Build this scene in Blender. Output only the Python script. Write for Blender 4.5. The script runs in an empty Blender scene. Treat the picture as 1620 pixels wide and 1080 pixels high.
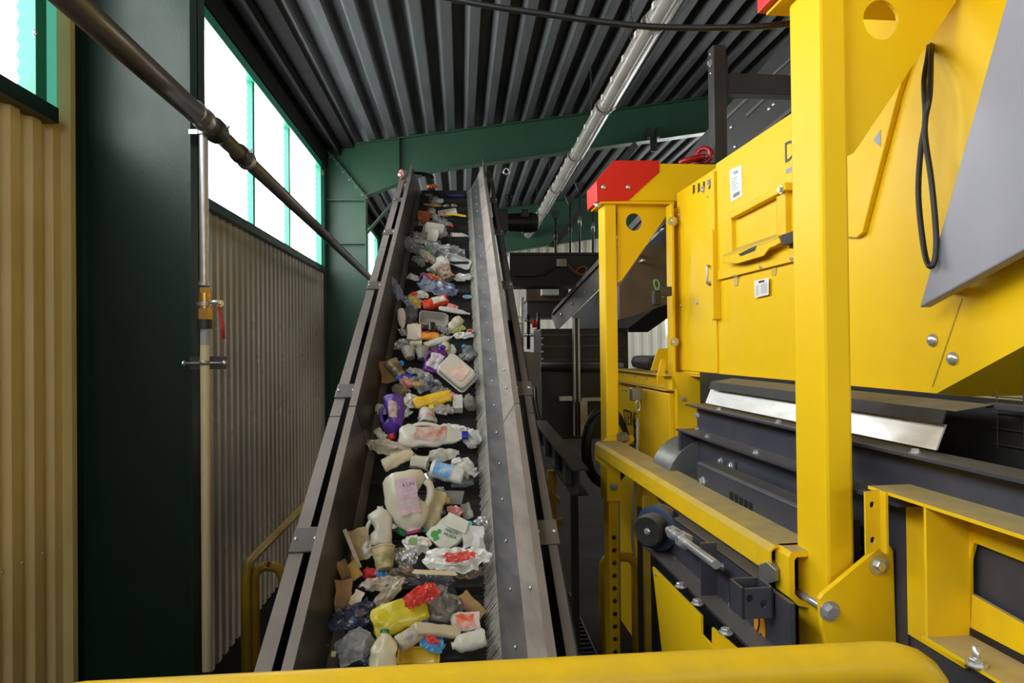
import bpy, bmesh, math, random
from mathutils import Vector as V, Matrix, noise, geometry
R = random.Random(7)
sc = bpy.context.scene
col = sc.collection

# ------------------------------------------------------------------ camera
FPX = 1080.0
EYE = V((0, 0, 1.6))
YAW, PITCH, ROLL = math.radians(4.24), math.radians(0.53), 0.011
FWD = V((math.sin(YAW) * math.cos(PITCH), math.cos(YAW) * math.cos(PITCH), math.sin(PITCH)))
_r0 = V((math.cos(YAW), -math.sin(YAW), 0))
_u0 = _r0.cross(FWD)
RGT = _r0 * math.cos(ROLL) - _u0 * math.sin(ROLL)
UPV = _r0 * math.sin(ROLL) + _u0 * math.cos(ROLL)
cam = bpy.data.cameras.new('camera')
cam.sensor_width = 36.0
cam.lens = 24.0
cam.clip_start = 0.05
camo = bpy.data.objects.new('camera', cam)
col.objects.link(camo)
m3 = Matrix((RGT, UPV, -FWD)).transposed()
camo.matrix_world = Matrix.Translation(EYE) @ m3.to_4x4()
sc.camera = camo
cam.dof.use_dof = False

# ------------------------------------------------------------------ world, exposure
w = bpy.data.worlds.new('sky')
sc.world = w
w.use_nodes = True
bg = w.node_tree.nodes['Background']
bg.inputs[0].default_value = (0.80, 0.90, 1.0, 1)
bg.inputs[1].default_value = 1.0
vs = sc.view_settings
vs.view_transform = 'Standard'
vs.look = 'None'
vs.gamma = 1.0
vs.use_curve_mapping = False
vs.exposure = 0.0
PANE_LIGHT = 9.5      # daylight given off by the translucent panes

# ------------------------------------------------------------------ unprojection helpers
def ray(px, py):
    return FWD + RGT * ((px - 810) / FPX) + UPV * ((540 - py) / FPX)
def on_plane(px, py, p, n):
    d = ray(px, py)
    return EYE + d * ((p - EYE).dot(n) / d.dot(n))
def onY(px, py, y): return on_plane(px, py, V((0, y, 0)), V((0, 1, 0)))
def onX(px, py, x): return on_plane(px, py, V((x, 0, 0)), V((1, 0, 0)))
def onZ(px, py, z): return on_plane(px, py, V((0, 0, z)), V((0, 0, 1)))
TH = math.radians(1.75)
MA = V((math.cos(TH), math.sin(TH), 0))      # machine: across
MB_ = V((-math.sin(TH), math.cos(TH), 0))    # machine: along
ZZ = V((0, 0, 1))
MOFF = .12      # where the machine's own length scale starts
def Mc(a, b, z): return MA * a + MB_ * (b - MOFF) + ZZ * z
def bof(p): return p.dot(MB_) + MOFF
def onA(px, py, a): return on_plane(px, py, MA * a, MA)
def onB(px, py, b): return on_plane(px, py, MB_ * (b - MOFF), MB_)

# ------------------------------------------------------------------ objects
WLOC = {}
def reg(o, c):
    WLOC[o.name] = V(c)
def tag(o, label=None, cat=None, group=None, kind=None):
    if label: o['label'] = label
    if cat: o['category'] = cat
    if group: o['group'] = group
    if kind: o['kind'] = kind
    return o
def empty(name, loc, label=None, cat=None, group=None, kind=None):
    o = bpy.data.objects.new(name, None)
    o.empty_display_size = 0.1
    col.objects.link(o)
    o.location = loc
    reg(o, loc)
    return tag(o, label, cat, group, kind)
def setparent(o, parent):
    if parent is not None:
        o.parent = parent
        o.matrix_parent_inverse = Matrix.Translation(-WLOC[parent.name])
def link_mesh(name, me, parent=None, mw=None):
    o = bpy.data.objects.new(name, me)
    col.objects.link(o)
    if mw is not None:
        o.matrix_world = mw
        reg(o, mw.translation)
    else:
        reg(o, (0, 0, 0))
    setparent(o, parent)
    return o

class G:
    """collects faces of one mesh"""
    def __init__(s): s.v = []; s.f = []; s.uv = None
    def add(s, vs_, fs):
        n = len(s.v)
        s.v += [V(p) for p in vs_]
        s.f += [tuple(i + n for i in f) for f in fs]
        return s
    def hexa(s, p):      # 8 corners: bottom 4 ccw, top 4 ccw
        return s.add(p, [(3, 2, 1, 0), (4, 5, 6, 7), (0, 1, 5, 4), (1, 2, 6, 5), (2, 3, 7, 6), (3, 0, 4, 7)])
    def box(s, lo, hi, fn=None):
        x0, y0, z0 = lo; x1, y1, z1 = hi
        p = [(x0, y0, z0), (x1, y0, z0), (x1, y1, z0), (x0, y1, z0), (x0, y0, z1), (x1, y0, z1), (x1, y1, z1), (x0, y1, z1)]
        if fn: p = [fn(*q) for q in p]
        return s.hexa(p)
    def prism(s, poly, off, holes=()):
        """plate: polygon of 3D points (with holes) extruded by vector off"""
        off = V(off)
        loops = [[V(q) for q in poly]] + [[V(q) for q in h] for h in holes]
        flat = [q for l in loops for q in l]
        tris = geometry.tessellate_polygon(loops)
        n = len(flat)
        vv = flat + [q + off for q in flat]
        ff = []
        for t in tris:
            a, b, c = t
            nn = (flat[b] - flat[a]).cross(flat[c] - flat[a])
            if nn.dot(off) > 0: a, c = c, a
            ff.append((a, b, c)); ff.append((c + n, b + n, a + n))
        k = 0
        for l in loops:
            m = len(l)
            for i in range(m):
                j = (i + 1) % m
                ff.append((k + i, k + j, k + j + n, k + i + n))
            k += m
        return s.add(vv, ff)
    def tube(s, pts, r, n=10, closed=False, cap=True, flat=1.0):
        pts = [V(p) for p in pts]
        m = len(pts)
        rr = r if isinstance(r, (list, tuple)) else [r] * m
        tang = []
        for i in range(m):
            a = pts[(i - 1) % m] if closed or i > 0 else pts[i]
            b = pts[(i + 1) % m] if closed or i < m - 1 else pts[i]
            t = (b - a)
            tang.append(t.normalized() if t.length > 1e-9 else V((0, 0, 1)))
        up = V((0, 0, 1)) if abs(tang[0].z) < .9 else V((1, 0, 0))
        x = (up - tang[0] * up.dot(tang[0])).normalized()
        vv = []
        for i in range(m):
            x = (x - tang[i] * x.dot(tang[i])).normalized()
            y = tang[i].cross(x)
            for k in range(n):
                a = 2 * math.pi * k / n
                vv.append(pts[i] + (x * math.cos(a) * flat + y * math.sin(a)) * rr[i])
        ff = []
        for i in range(m if closed else m - 1):
            i2 = (i + 1) % m
            for k in range(n):
                k2 = (k + 1) % n
                ff.append((i * n + k, i * n + k2, i2 * n + k2, i2 * n + k))
        if cap and not closed:
            ff.append(tuple(range(n - 1, -1, -1)))
            ff.append(tuple((m - 1) * n + k for k in range(n)))
        return s.add(vv, ff)
    def cyl(s, a, b, r, n=14): return s.tube([a, b], r, n)
    def lathe(s, prof, n=20, mw=None, sx=1, sy=1, cap=True):
        """profile of (radius, height) about local z"""
        mw = mw or Matrix()
        vv = []
        for (r, h) in prof:
            for k in range(n):
                a = 2 * math.pi * k / n
                vv.append(mw @ V((r * math.cos(a) * sx, r * math.sin(a) * sy, h)))
        ff = []
        for i in range(len(prof) - 1):
            for k in range(n):
                k2 = (k + 1) % n
                ff.append((i * n + k, i * n + k2, (i + 1) * n + k2, (i + 1) * n + k))
        if cap:
            ff.append(tuple(range(n - 1, -1, -1)))
            ff.append(tuple((len(prof) - 1) * n + k for k in range(n)))
        return s.add(vv, ff)
    def mesh(s, name, mat, smooth=False, origin=None):
        c = origin
        if c is None:
            lo = V(min(p[i] for p in s.v) for i in range(3)); hi = V(max(p[i] for p in s.v) for i in range(3))
            c = (lo + hi) / 2
        me = bpy.data.meshes.new(name)
        me.from_pydata([tuple(p - c) for p in s.v], [], s.f)
        me.materials.append(mat)
        if smooth:
            me.polygons.foreach_set('use_smooth', [True] * len(me.polygons))
            if smooth is not True:
                me.set_sharp_from_angle(angle=math.radians(smooth))
        me.update()
        return me, c
    def obj(s, name, mat, parent=None, smooth=False, bevel=0, fix=True, seg=2):
        me, c = s.mesh(name, mat, smooth)
        if fix:
            bm = bmesh.new(); bm.from_mesh(me)
            bmesh.ops.recalc_face_normals(bm, faces=bm.faces)
            bm.to_mesh(me); bm.free()
        o = bpy.data.objects.new(name, me)
        col.objects.link(o)
        o.location = c
        reg(o, c)
        setparent(o, parent)
        if bevel:
            md = o.modifiers.new('bevel', 'BEVEL')
            md.width = bevel; md.segments = seg; md.limit_method = 'ANGLE'; md.angle_limit = math.radians(40)
        return o

def frame_m(p, n, xhint=None):
    """matrix at p with local z = n"""
    n = V(n).normalized()
    h = V(xhint) if xhint is not None else (V((0, 0, 1)) if abs(n.z) < .9 else V((1, 0, 0)))
    x = (h - n * h.dot(n)).normalized()
    y = n.cross(x)
    m = Matrix((x, y, n)).transposed().to_4x4()
    m.translation = V(p)
    return m
def circle(c, n, r, k=20, xh=None):
    m = frame_m(c, n, xh)
    return [m @ V((r * math.cos(2 * math.pi * i / k), r * math.sin(2 * math.pi * i / k), 0)) for i in range(k)]
def bez(p0, p1, p2, p3, n=16):
    p0, p1, p2, p3 = V(p0), V(p1), V(p2), V(p3)
    return [p0 * (1 - t) ** 3 + p1 * 3 * t * (1 - t) ** 2 + p2 * 3 * t * t * (1 - t) + p3 * t ** 3 for t in [i / n for i in range(n + 1)]]
def smooth_path(pts, k=6):
    """Catmull-Rom through points"""
    pts = [V(p) for p in pts]
    out = []
    for i in range(len(pts) - 1):
        a = pts[i - 1] if i else pts[0] * 2 - pts[1]
        b, c = pts[i], pts[i + 1]
        d = pts[i + 2] if i + 2 < len(pts) else c * 2 - b
        for j in range(k):
            t = j / k
            out.append(.5 * ((2 * b) + (c - a) * t + (2 * a - 5 * b + 4 * c - d) * t * t + (3 * b - 3 * c + d - a) * t ** 3))
    out.append(pts[-1])
    return out
def rounded(pts, r, k=6):
    """polyline with rounded corners (tube bends)"""
    pts = [V(p) for p in pts]
    out = [pts[0]]
    for i in range(1, len(pts) - 1):
        a = (pts[i - 1] - pts[i]).normalized(); b = (pts[i + 1] - pts[i]).normalized()
        p0, p1 = pts[i] + a * r, pts[i] + b * r
        for j in range(k + 1):
            t = j / k
            out.append(p0 * (1 - t) ** 2 + pts[i] * 2 * t * (1 - t) + p1 * t * t)
    out.append(pts[-1])
    return out

# ------------------------------------------------------------------ materials
MATS = {}
def srgb(r, g, b):
    f = lambda c: (c / 255 / 12.92) if c / 255 <= .04045 else ((c / 255 + .055) / 1.055) ** 2.4
    return (f(r), f(g), f(b), 1)
def mat(name, color, rough=.5, metal=0, dirt=None, dirt_amt=.3, scale=6, bump=0, bscale=40, coat=0, spec=.5,
        trans=0, alpha=1, dust=None, stretch=None, ior=1.45, rvar=.12, sss=0):
    if name in MATS: return MATS[name]
    m = bpy.data.materials.new(name)
    m.use_nodes = True
    nt = m.node_tree
    N, L = nt.nodes, nt.links
    b = N['Principled BSDF']
    color = tuple(color) if len(color) == 4 else tuple(color) + (1,)
    tc = N.new('ShaderNodeTexCoord')
    src = tc.outputs['Object']
    if stretch:
        mp = N.new('ShaderNodeMapping'); mp.inputs['Scale'].default_value = stretch
        L.new(src, mp.inputs[0]); src = mp.outputs[0]
    nz = N.new('ShaderNodeTexNoise'); nz.inputs['Scale'].default_value = scale; nz.inputs['Detail'].default_value = 5
    L.new(src, nz.inputs['Vector'])
    cr = N.new('ShaderNodeValToRGB')
    cr.color_ramp.elements[0].position = .38; cr.color_ramp.elements[1].position = .72
    L.new(nz.outputs['Fac'], cr.inputs[0])
    mx = N.new('ShaderNodeMixRGB')
    mx.inputs[1].default_value = color
    d = dirt if dirt else tuple(c * .72 for c in color[:3])
    mx.inputs[2].default_value = tuple(d[:3]) + (1,)
    ml = N.new('ShaderNodeMath'); ml.operation = 'MULTIPLY'; ml.inputs[1].default_value = dirt_amt
    L.new(cr.outputs[0], ml.inputs[0]); L.new(ml.outputs[0], mx.inputs[0])
    out = mx.outputs[0]
    if dust:      # settled dust lies on what faces up
        ge = N.new('ShaderNodeNewGeometry'); sx = N.new('ShaderNodeSeparateXYZ')
        L.new(ge.outputs['Normal'], sx.inputs[0])
        mr = N.new('ShaderNodeMapRange'); mr.inputs[1].default_value = .45; mr.inputs[2].default_value = .95
        mr.inputs[4].default_value = dust[3] if len(dust) > 3 else .6
        L.new(sx.outputs['Z'], mr.inputs[0])
        n2 = N.new('ShaderNodeTexNoise'); n2.inputs['Scale'].default_value = 9; n2.inputs['Detail'].default_value = 6
        L.new(tc.outputs['Object'], n2.inputs['Vector'])
        m2 = N.new('ShaderNodeMath'); m2.operation = 'MULTIPLY_ADD'; m2.inputs[1].default_value = .9; m2.inputs[2].default_value = .45
        L.new(n2.outputs['Fac'], m2.inputs[0])
        m4 = N.new('ShaderNodeMath'); m4.operation = 'MULTIPLY'; m4.use_clamp = True
        L.new(m2.outputs[0], m4.inputs[0]); L.new(mr.outputs[0], m4.inputs[1])
        mx2 = N.new('ShaderNodeMixRGB'); mx2.inputs[2].default_value = tuple(dust[:3]) + (1,)
        L.new(out, mx2.inputs[1]); L.new(m4.outputs[0], mx2.inputs[0])
        out = mx2.outputs[0]
    L.new(out, b.inputs['Base Color'])
    b.inputs['Metallic'].default_value = metal
    rm = N.new('ShaderNodeMapRange')
    rm.inputs[3].default_value = max(.03, rough - rvar); rm.inputs[4].default_value = min(1, rough + rvar)
    L.new(nz.outputs['Fac'], rm.inputs[0]); L.new(rm.outputs[0], b.inputs['Roughness'])
    b.inputs['Specular IOR Level'].default_value = spec
    b.inputs['Coat Weight'].default_value = coat
    b.inputs['Transmission Weight'].default_value = trans
    b.inputs['IOR'].default_value = ior
    b.inputs['Alpha'].default_value = alpha
    if sss:
        b.inputs['Subsurface Weight'].default_value = sss; b.inputs['Subsurface Radius'].default_value = (.02, .02, .02)
    if bump:
        n3 = N.new('ShaderNodeTexNoise'); n3.inputs['Scale'].default_value = bscale; n3.inputs['Detail'].default_value = 3
        L.new(src, n3.inputs['Vector'])
        bp = N.new('ShaderNodeBump'); bp.inputs['Strength'].default_value = bump; bp.inputs['Distance'].default_value = .01
        L.new(n3.outputs['Fac'], bp.inputs['Height']); L.new(bp.outputs[0], b.inputs['Normal'])
    MATS[name] = m
    return m

YEL = (.88, .56, .008)
DUST = (.36, .29, .16)
yellow = mat('yellow paint', YEL, .42, dirt=(.76, .48, .010), dirt_amt=.3, scale=2.5, spec=.22, bump=.02, bscale=160)
yellow_dusty = mat('yellow paint dusty', YEL, .48, dirt=(.62, .41, .03), dirt_amt=.4, scale=5, spec=.22, dust=DUST + (.95,), bump=.03, bscale=120)
yellow_worn = mat('yellow tube paint', (.74, .46, .012), .42, spec=.25, dirt=(.40, .27, .05), dirt_amt=.45, scale=9, bump=.03, bscale=90)
yellow_shaded = mat('shaded ochre paint', (.42, .25, .012), .5, dirt=(.14, .09, .02), dirt_amt=.6, scale=6)  # ochre tone takes in the shade on the left hoop
red = mat('red paint', srgb(214, 34, 28), .4, dirt_amt=.15)
dred = mat('dark red paint', srgb(165, 22, 34), .3, dirt_amt=.2, coat=.3)
slate = mat('slate grey paint', (.040, .043, .064), .42, dirt=(.075, .072, .075), dirt_amt=.45, scale=5, dust=(.13, .115, .10, .8))
anthr = mat('anthracite paint', (.034, .031, .034), .45, dirt=(.060, .054, .050), dirt_amt=.4, scale=4)
blackp = mat('black paint', (.012, .012, .013), .5, dirt=(.03, .028, .025), dirt_amt=.5)
rubber = mat('black rubber', (.014, .014, .015), .6, dirt=(.05, .045, .04), dirt_amt=.4, scale=10, dust=(.15, .135, .12, .9))
beltm = mat('belt rubber', (.016, .015, .015), .55, dirt=(.05, .045, .04), dirt_amt=.35, scale=14, bump=.05, bscale=60)
galv = mat('galvanised steel', (.33, .34, .35), .38, .75, dirt=(.22, .21, .20), dirt_amt=.5, scale=14)
zinc = mat('zinc bolts', (.60, .61, .63), .30, .7, dirt_amt=.05, scale=6, rvar=.01)
stainless = mat('stainless strip', (.72, .70, .69), .38, .5, dirt=(.45, .43, .41), dirt_amt=.5, scale=5, stretch=(1, 1, 6))
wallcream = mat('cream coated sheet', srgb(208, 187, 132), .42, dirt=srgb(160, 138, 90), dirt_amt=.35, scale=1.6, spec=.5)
wallcream_greylit = mat('cream sheet in grey light', srgb(162, 151, 136), .30, dirt=srgb(112, 102, 88), dirt_amt=.45, scale=1.4, spec=.6)  # far bay's greyer light put into the cream colour
roofm = mat('roof galvanised', (.085, .090, .096), .6, .35, spec=.3, dirt=(.045, .045, .045), dirt_amt=.6, scale=2.2, stretch=(3, .5, 3))
greend = mat('dimmed green paint', (.009, .026, .019), .34, spec=.32, dirt=(.006, .016, .012), dirt_amt=.5, scale=3, bump=.05, bscale=60)  # darkened for the weak light on the near column
green = mat('green steel paint', (.014, .058, .030), .42, dirt=(.011, .036, .020), dirt_amt=.5, scale=2.5)
greenw = mat('window green paint', (.020, .20, .13), .38, dirt=(.015, .13, .085), dirt_amt=.4, scale=4)
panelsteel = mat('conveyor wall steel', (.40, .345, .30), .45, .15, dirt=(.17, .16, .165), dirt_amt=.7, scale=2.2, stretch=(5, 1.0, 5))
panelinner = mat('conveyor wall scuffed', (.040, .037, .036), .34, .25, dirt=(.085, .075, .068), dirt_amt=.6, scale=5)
rimgrey = mat('conveyor rim taupe', (.24, .205, .185), .45, .1, dirt=(.13, .11, .10), dirt_amt=.4, scale=3)
framegrey = mat('conveyor frame grey', (.125, .112, .104), .45, .1, dirt=(.07, .062, .056), dirt_amt=.4, scale=3)
whitep = mat('white plastic part', (.70, .69, .66), .4, dirt_amt=.15)
greyplate = mat('light grey panel', srgb(150, 152, 166), .42, dirt_amt=.15, scale=1.5)
pipem = mat('dark steel pipe', (.088, .082, .078), .36, .5, dirt=(.12, .085, .055), dirt_amt=.3, scale=3, stretch=(6, .8, 6))
brass = mat('brass', (.40, .24, .07), .32, .85)
concrete = mat('dirty concrete', (.026, .023, .020), .95, spec=.06, dirt=(.011, .010, .009), dirt_amt=.7, scale=1.5, bump=.2, bscale=25)
alu = mat('aluminium profile', (.42, .42, .43), .4, .7, dirt_amt=.3)
bluecast = mat('blue cast iron', (.020, .045, .11), .4, dirt=(.04, .04, .045), dirt_amt=.5, scale=14)
paper = mat('white sticker', (.80, .80, .78), .5, dirt_amt=.08)
inkm = mat('black print', (.012, .012, .014), .45)
greyink = mat('grey print', (.30, .31, .33), .45)
orange = mat('orange sticker', (.85, .33, .01), .4)
tape = mat('clear tape', (.60, .44, .10), .25)
rustyb = mat('brown dusty steel', (.12, .082, .055), .6, dirt=(.06, .042, .03), dirt_amt=.6, scale=6)
concreteg = mat('back wall panels', (.80, .77, .68), .5, dirt=(.60, .56, .46), dirt_amt=.4, scale=.8)
fixture = mat('lamp trough plastic', (.27, .255, .225), .3, dirt=(.15, .135, .11), dirt_amt=.55, scale=3, stretch=(3, .7, 3))
tubeglass = mat('unlit lamp tube', (.38, .38, .37), .2, dirt_amt=.2)
shade_black = mat('shade black steel', (.012, .012, .012), .9, spec=.08)  # black holds the shade under the eave and in the conveyor gaps
cablem = mat('black cable', (.012, .012, .012), .45)

def pane_mat():
    m = bpy.data.materials.new('daylit translucent sheet')
    m.use_nodes = True
    b = m.node_tree.nodes['Principled BSDF']
    b.inputs['Base Color'].default_value = (.8, .82, .8, 1)
    b.inputs['Roughness'].default_value = .3
    b.inputs['Emission Color'].default_value = (.97, 1.0, .985, 1)
    b.inputs['Emission Strength'].default_value = PANE_LIGHT
    return m
panem = pane_mat()
greenpane = mat('green tinted sheet', (.10, .52, .40), .3, dirt_amt=.2, scale=3)
_b = greenpane.node_tree.nodes['Principled BSDF']      # daylight comes through it too
_b.inputs['Emission Color'].default_value = (.10, .55, .42, 1); _b.inputs['Emission Strength'].default_value = .55

# shared bolt mesh (unit radius, head along +z)
def bolt_mesh(name, m):
    g = G()
    g.lathe([(1.0, 0), (1.0, .16), (.62, .16)], 14)
    g.lathe([(.70, .16), (.70, .62), (.60, .72)], 6)
    return g.mesh(name, m, False, V((0, 0, 0)))[0]
BOLT = bolt_mesh('bolt_head', zinc)
def rivet_mesh():
    g = G()
    g.lathe([(1, 0), (.95, .25), (.75, .5), (.4, .66), (.05, .72)], 14)
    return g.mesh('round_head', zinc, True, V((0, 0, 0)))[0]
RIVET = rivet_mesh()
def bolt(p, n, r, parent, me=None, name='bolt'):
    mw = frame_m(p, n) @ Matrix.Rotation(R.random(), 4, 'Z') @ Matrix.Diagonal((r, r, r, 1))
    o = bpy.data.objects.new(name, me or BOLT)
    col.objects.link(o)
    o.location = mw.translation; o.rotation_mode = 'QUATERNION'
    o.rotation_quaternion = mw.to_quaternion(); o.scale = (r, r, r)
    reg(o, mw.translation)
    setparent(o, parent)
    return o
def text(body, p, n, up, size, m, parent, name='lettering', width=None):
    c = bpy.data.curves.new('t', 'FONT')
    c.body = body; c.size = size; c.align_x = 'CENTER'; c.align_y = 'CENTER'; c.extrude = .0006; c.resolution_u = 3
    o = bpy.data.objects.new('t', c); col.objects.link(o)
    dg = bpy.context.evaluated_depsgraph_get()
    me = bpy.data.meshes.new_from_object(o.evaluated_get(dg))
    bpy.data.objects.remove(o)
    me.name = name
    me.materials.clear(); me.materials.append(m)
    n = V(n).normalized(); y = (V(up) - n * V(up).dot(n)).normalized(); x = y.cross(n)
    mw = Matrix((x, y, n)).transposed().to_4x4(); mw.translation = V(p)
    if width:
        xs = [v.co.x for v in me.vertices]
        k = width / max(1e-6, max(xs) - min(xs))
        me.transform(Matrix.Diagonal((k, 1, 1, 1)))
    o = bpy.data.objects.new(name, me); col.objects.link(o)
    o.matrix_world = mw
    reg(o, p)
    setparent(o, parent)
    return o

# ================================================================== BUILDING
WX = -2.12                      # inner face of the left wall
COLY = [3.96, 10.9, 17.8]
FZ = -1.1
def roofz(x): return 4.80 + .145 * (x + 1.93)
floor = G().box((-4, -10, FZ - .2), (12.2, 22, FZ)).obj('floor', concrete)
tag(floor, kind='structure')

# platform the camera stands on, and its edge
pf = G().box((-1.6, -3, -.12), (2.2, .80, 0)).obj('viewing_platform', slate)
tag(pf, 'dark steel viewing platform behind the yellow railing', 'platform')

# ---- left wall, cladding sheets one by one
wl = G().box((WX - .25, -9.8, FZ), (WX - .06, 21, 2.80)).box((WX - .25, -9.8, 4.42), (WX - .06, 21, 5.1)).obj('wall_left', wallcream)
tag(wl, kind='structure')
def clad_mesh(name, m, z0, z1, width=1.02, per=.17, dep=.032):
    g = G()
    n = int(round(width / per))
    prof = []
    for i in range(n):
        y = i * per
        prof += [(y, 0), (y + per * .42, 0), (y + per * .54, dep), (y + per * .88, dep)]
    prof.append((width, 0))
    vv = [(-d, y, z0) for (y, d) in prof] + [(-d, y, z1) for (y, d) in prof]
    k = len(prof)
    g.add(vv, [(i, i + 1, i + 1 + k, i + k) for i in range(k - 1)])
    return g.mesh(name, m, False, V((0, 0, 0)))[0]
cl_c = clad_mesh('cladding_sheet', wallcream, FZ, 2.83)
cl_g = clad_mesh('cladding_sheet', wallcream_greylit, FZ, 2.83)
for i in range(26):
    y = -6.3 + i * 1.02
    if y > 20: break
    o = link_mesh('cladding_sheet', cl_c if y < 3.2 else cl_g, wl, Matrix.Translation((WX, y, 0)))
# fixing screws on the near sheets
for (px, py) in ((3, 905), (35, 890), (67, 875), (93, 863), (119, 851)):
    bolt(onX(px, py, WX + .001), (1, 0, 0), .008, wl, RIVET, 'screw')
for (px, py) in ((432, 404),):
    bolt(onX(px, py, WX + .001), (1, 0, 0), .022, wl, BOLT, 'screw')

# ---- windows
def pane_mesh(w, z0, z1, m, per=.076, amp=.008):
    g = G()
    n = int((z1 - z0) / per) * 4
    vv = []
    for i in range(n + 1):
        z = z0 + (z1 - z0) * i / n
        x = amp * math.sin(i * math.pi / 2)
        vv += [(x, 0, z), (x, w, z)]
    g.add(vv, [(2 * i, 2 * i + 1, 2 * i + 3, 2 * i + 2) for i in range(n)])
    return g.mesh('pane', m, True, V((0, 0, 0)))[0]
SZ, TZ = 2.83, 4.36
def window(num, y0, y1, muls, x=WX, sgn=1, corr=True):
    win = G().box((x - .10 * sgn, y0, TZ), (x + .03 * sgn, y1, TZ + .10)).obj('window_%d' % num, greenw)
    tag(win, kind='structure')
    G().box((x - .10 * sgn, y0 - .05, SZ - .05), (x + .06 * sgn, y1 + .05, SZ + .03)).obj('window_sill', greend, win)
    G().box((x - .10 * sgn, y0, SZ + .03), (x + .03 * sgn, y0 + .09, TZ)).obj('window_frame', greenw, win)
    G().box((x - .10 * sgn, y1 - .09, SZ + .03), (x + .03 * sgn, y1, TZ)).obj('window_frame', greenw, win)
    ys = [y0 + .09] + list(muls) + [y1 - .09]
    for m_ in muls:
        G().box((x - .10 * sgn, m_ - .035, SZ + .03), (x + .005 * sgn, m_ + .035, TZ)).obj('mullion', greenw, win)
    for a, b in zip(ys[:-1], ys[1:]):
        a2, b2 = a + (.035 if a != ys[0] else 0), b - (.035 if b != ys[-1] else 0)
        me = pane_mesh(b2 - a2, SZ + .03, TZ, panem, amp=.008 if corr else .0001, per=.076 if corr else .4)
        link_mesh('pane', me, win, Matrix.Translation((x - .055 * sgn, a2, 0)))
    return win
YW = [onX(x, 100, WX).y for x in (64, 80, 124, 131)]
w1 = window(1, -2.7, YW[0], [-1.2, .35, 1.85])
# green solid bay at the end of the near window
g = G().box((WX - .08, YW[0], SZ + .03), (WX - .02, YW[1], TZ)).obj('corner_post', greenw, w1)
G().box((WX - .06, YW[1], SZ + .03), (WX - .03, YW[2], TZ)).obj('tinted_panel', greenpane, w1)
G().box((WX - .10, YW[2], SZ - .02), (WX + .04, YW[3], TZ + .10)).obj('window_frame', greend, w1)
G().box((WX - .10, YW[0], TZ), (WX + .02, YW[3], TZ + .10)).obj('window_head', greenw, w1)
bolt(onX(54, 51, WX + .032), (1, 0, 0), .014, w1, BOLT)
window(2, 4.15, 10.55, [5.74, 7.20, 8.67])
window(3, 11.2, 17.5, [12.8, 14.4, 16.0])
window(4, -9.4, -2.9, [-7.8, -6.2, -4.6], corr=False)

# ---- corner post and conduit on the near wall
G().box((WX - .02, 3.80, FZ), (WX + .05, 3.845, 4.6)).obj('trim_1', wallcream)
bpy.data.objects['trim_1']['kind'] = 'structure'
cd = empty('wall_conduit', (WX + .03, 3.78, FZ), 'thin grey conduit clipped to the cream corrugated wall beside the green column', 'conduit')
p_ = [onX(142, y, WX + .035) for y in (150, 300, 500, 700, 940)]
G().tube([V((WX + .035, p_[0].y, FZ + .05)), V((WX + .035, p_[0].y, 4.5))], .011, 10).obj('pipe', pipem, cd, True)
for q in (172, 266, 485, 708, 935):
    z = onX(142, q, WX + .035).z
    G().box((WX + .001, p_[0].y - .03, z - .012), (WX + .05, p_[0].y + .03, z + .012)).obj('clip', wallcream, cd, bevel=.004)

# ---- eave beam along the top of the windows
eb = G()
eb.box((WX + .0, -9.7, 4.47), (WX + .05, 20, 4.80)).box((WX + .05, -9.7, 4.765), (WX + .26, 20, 4.80)).box((WX + .22, -9.7, 4.66), (WX + .26, 20, 4.765)).box((WX + .26, -9.7, 4.775), (WX + .46, 20, 4.797))
o = eb.obj('eave_beam', shade_black); tag(o, 'dark steel eave channel running above the green framed windows', 'beam')

# ---- roof: deep trapezoidal sheets, one by one
cz = G().add([(-2.4, -10, roofz(-2.4) + .18), (12.2, -10, roofz(12.2) + .18), (12.2, 22, roofz(12.2) + .18), (-2.4, 22, roofz(-2.4) + .18),
              (-2.4, -10, roofz(-2.4) + .30), (12.2, -10, roofz(12.2) + .30), (12.2, 22, roofz(12.2) + .30), (-2.4, 22, roofz(-2.4) + .30)],
             [(0, 1, 2, 3), (7, 6, 5, 4), (0, 4, 5, 1), (1, 5, 6, 2), (2, 6, 7, 3), (3, 7, 4, 0)]).obj('ceiling', anthr)
tag(cz, kind='structure')
def sheet_mesh(L):
    per = .31
    prof = [(-.015, .004)]
    for i in range(3):
        x = i * per
        prof += [(x, 0), (x + .105, 0), (x + .150, .135), (x + .262, .135)]
    prof += [(3 * per - .004, .006), (3 * per - .004, .012)]
    g = G()
    vv = []
    for (x, z) in prof: vv.append((x, 0, z))
    for (x, z) in prof: vv.append((x, L, z))
    k = len(prof)
    g.add(vv, [(i, i + 1, i + 1 + k, i + k) for i in range(k - 1)])
    return g.mesh('roof_sheet', roofm, False, V((0, 0, 0)))[0]
sl = math.atan(.145)
edges = [-9.6, -2.95] + COLY + [21.5]
for j in range(len(edges) - 1):
    me = sheet_mesh(edges[j + 1] - edges[j] - .012)
    for i in range(15):
        x = -2.02 + i * .93 * math.cos(sl)
        mw = Matrix.Translation((x, edges[j] + .006, roofz(x))) @ Matrix.Rotation(-sl, 4, 'Y')
        link_mesh('roof_sheet', me, cz, mw)

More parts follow.
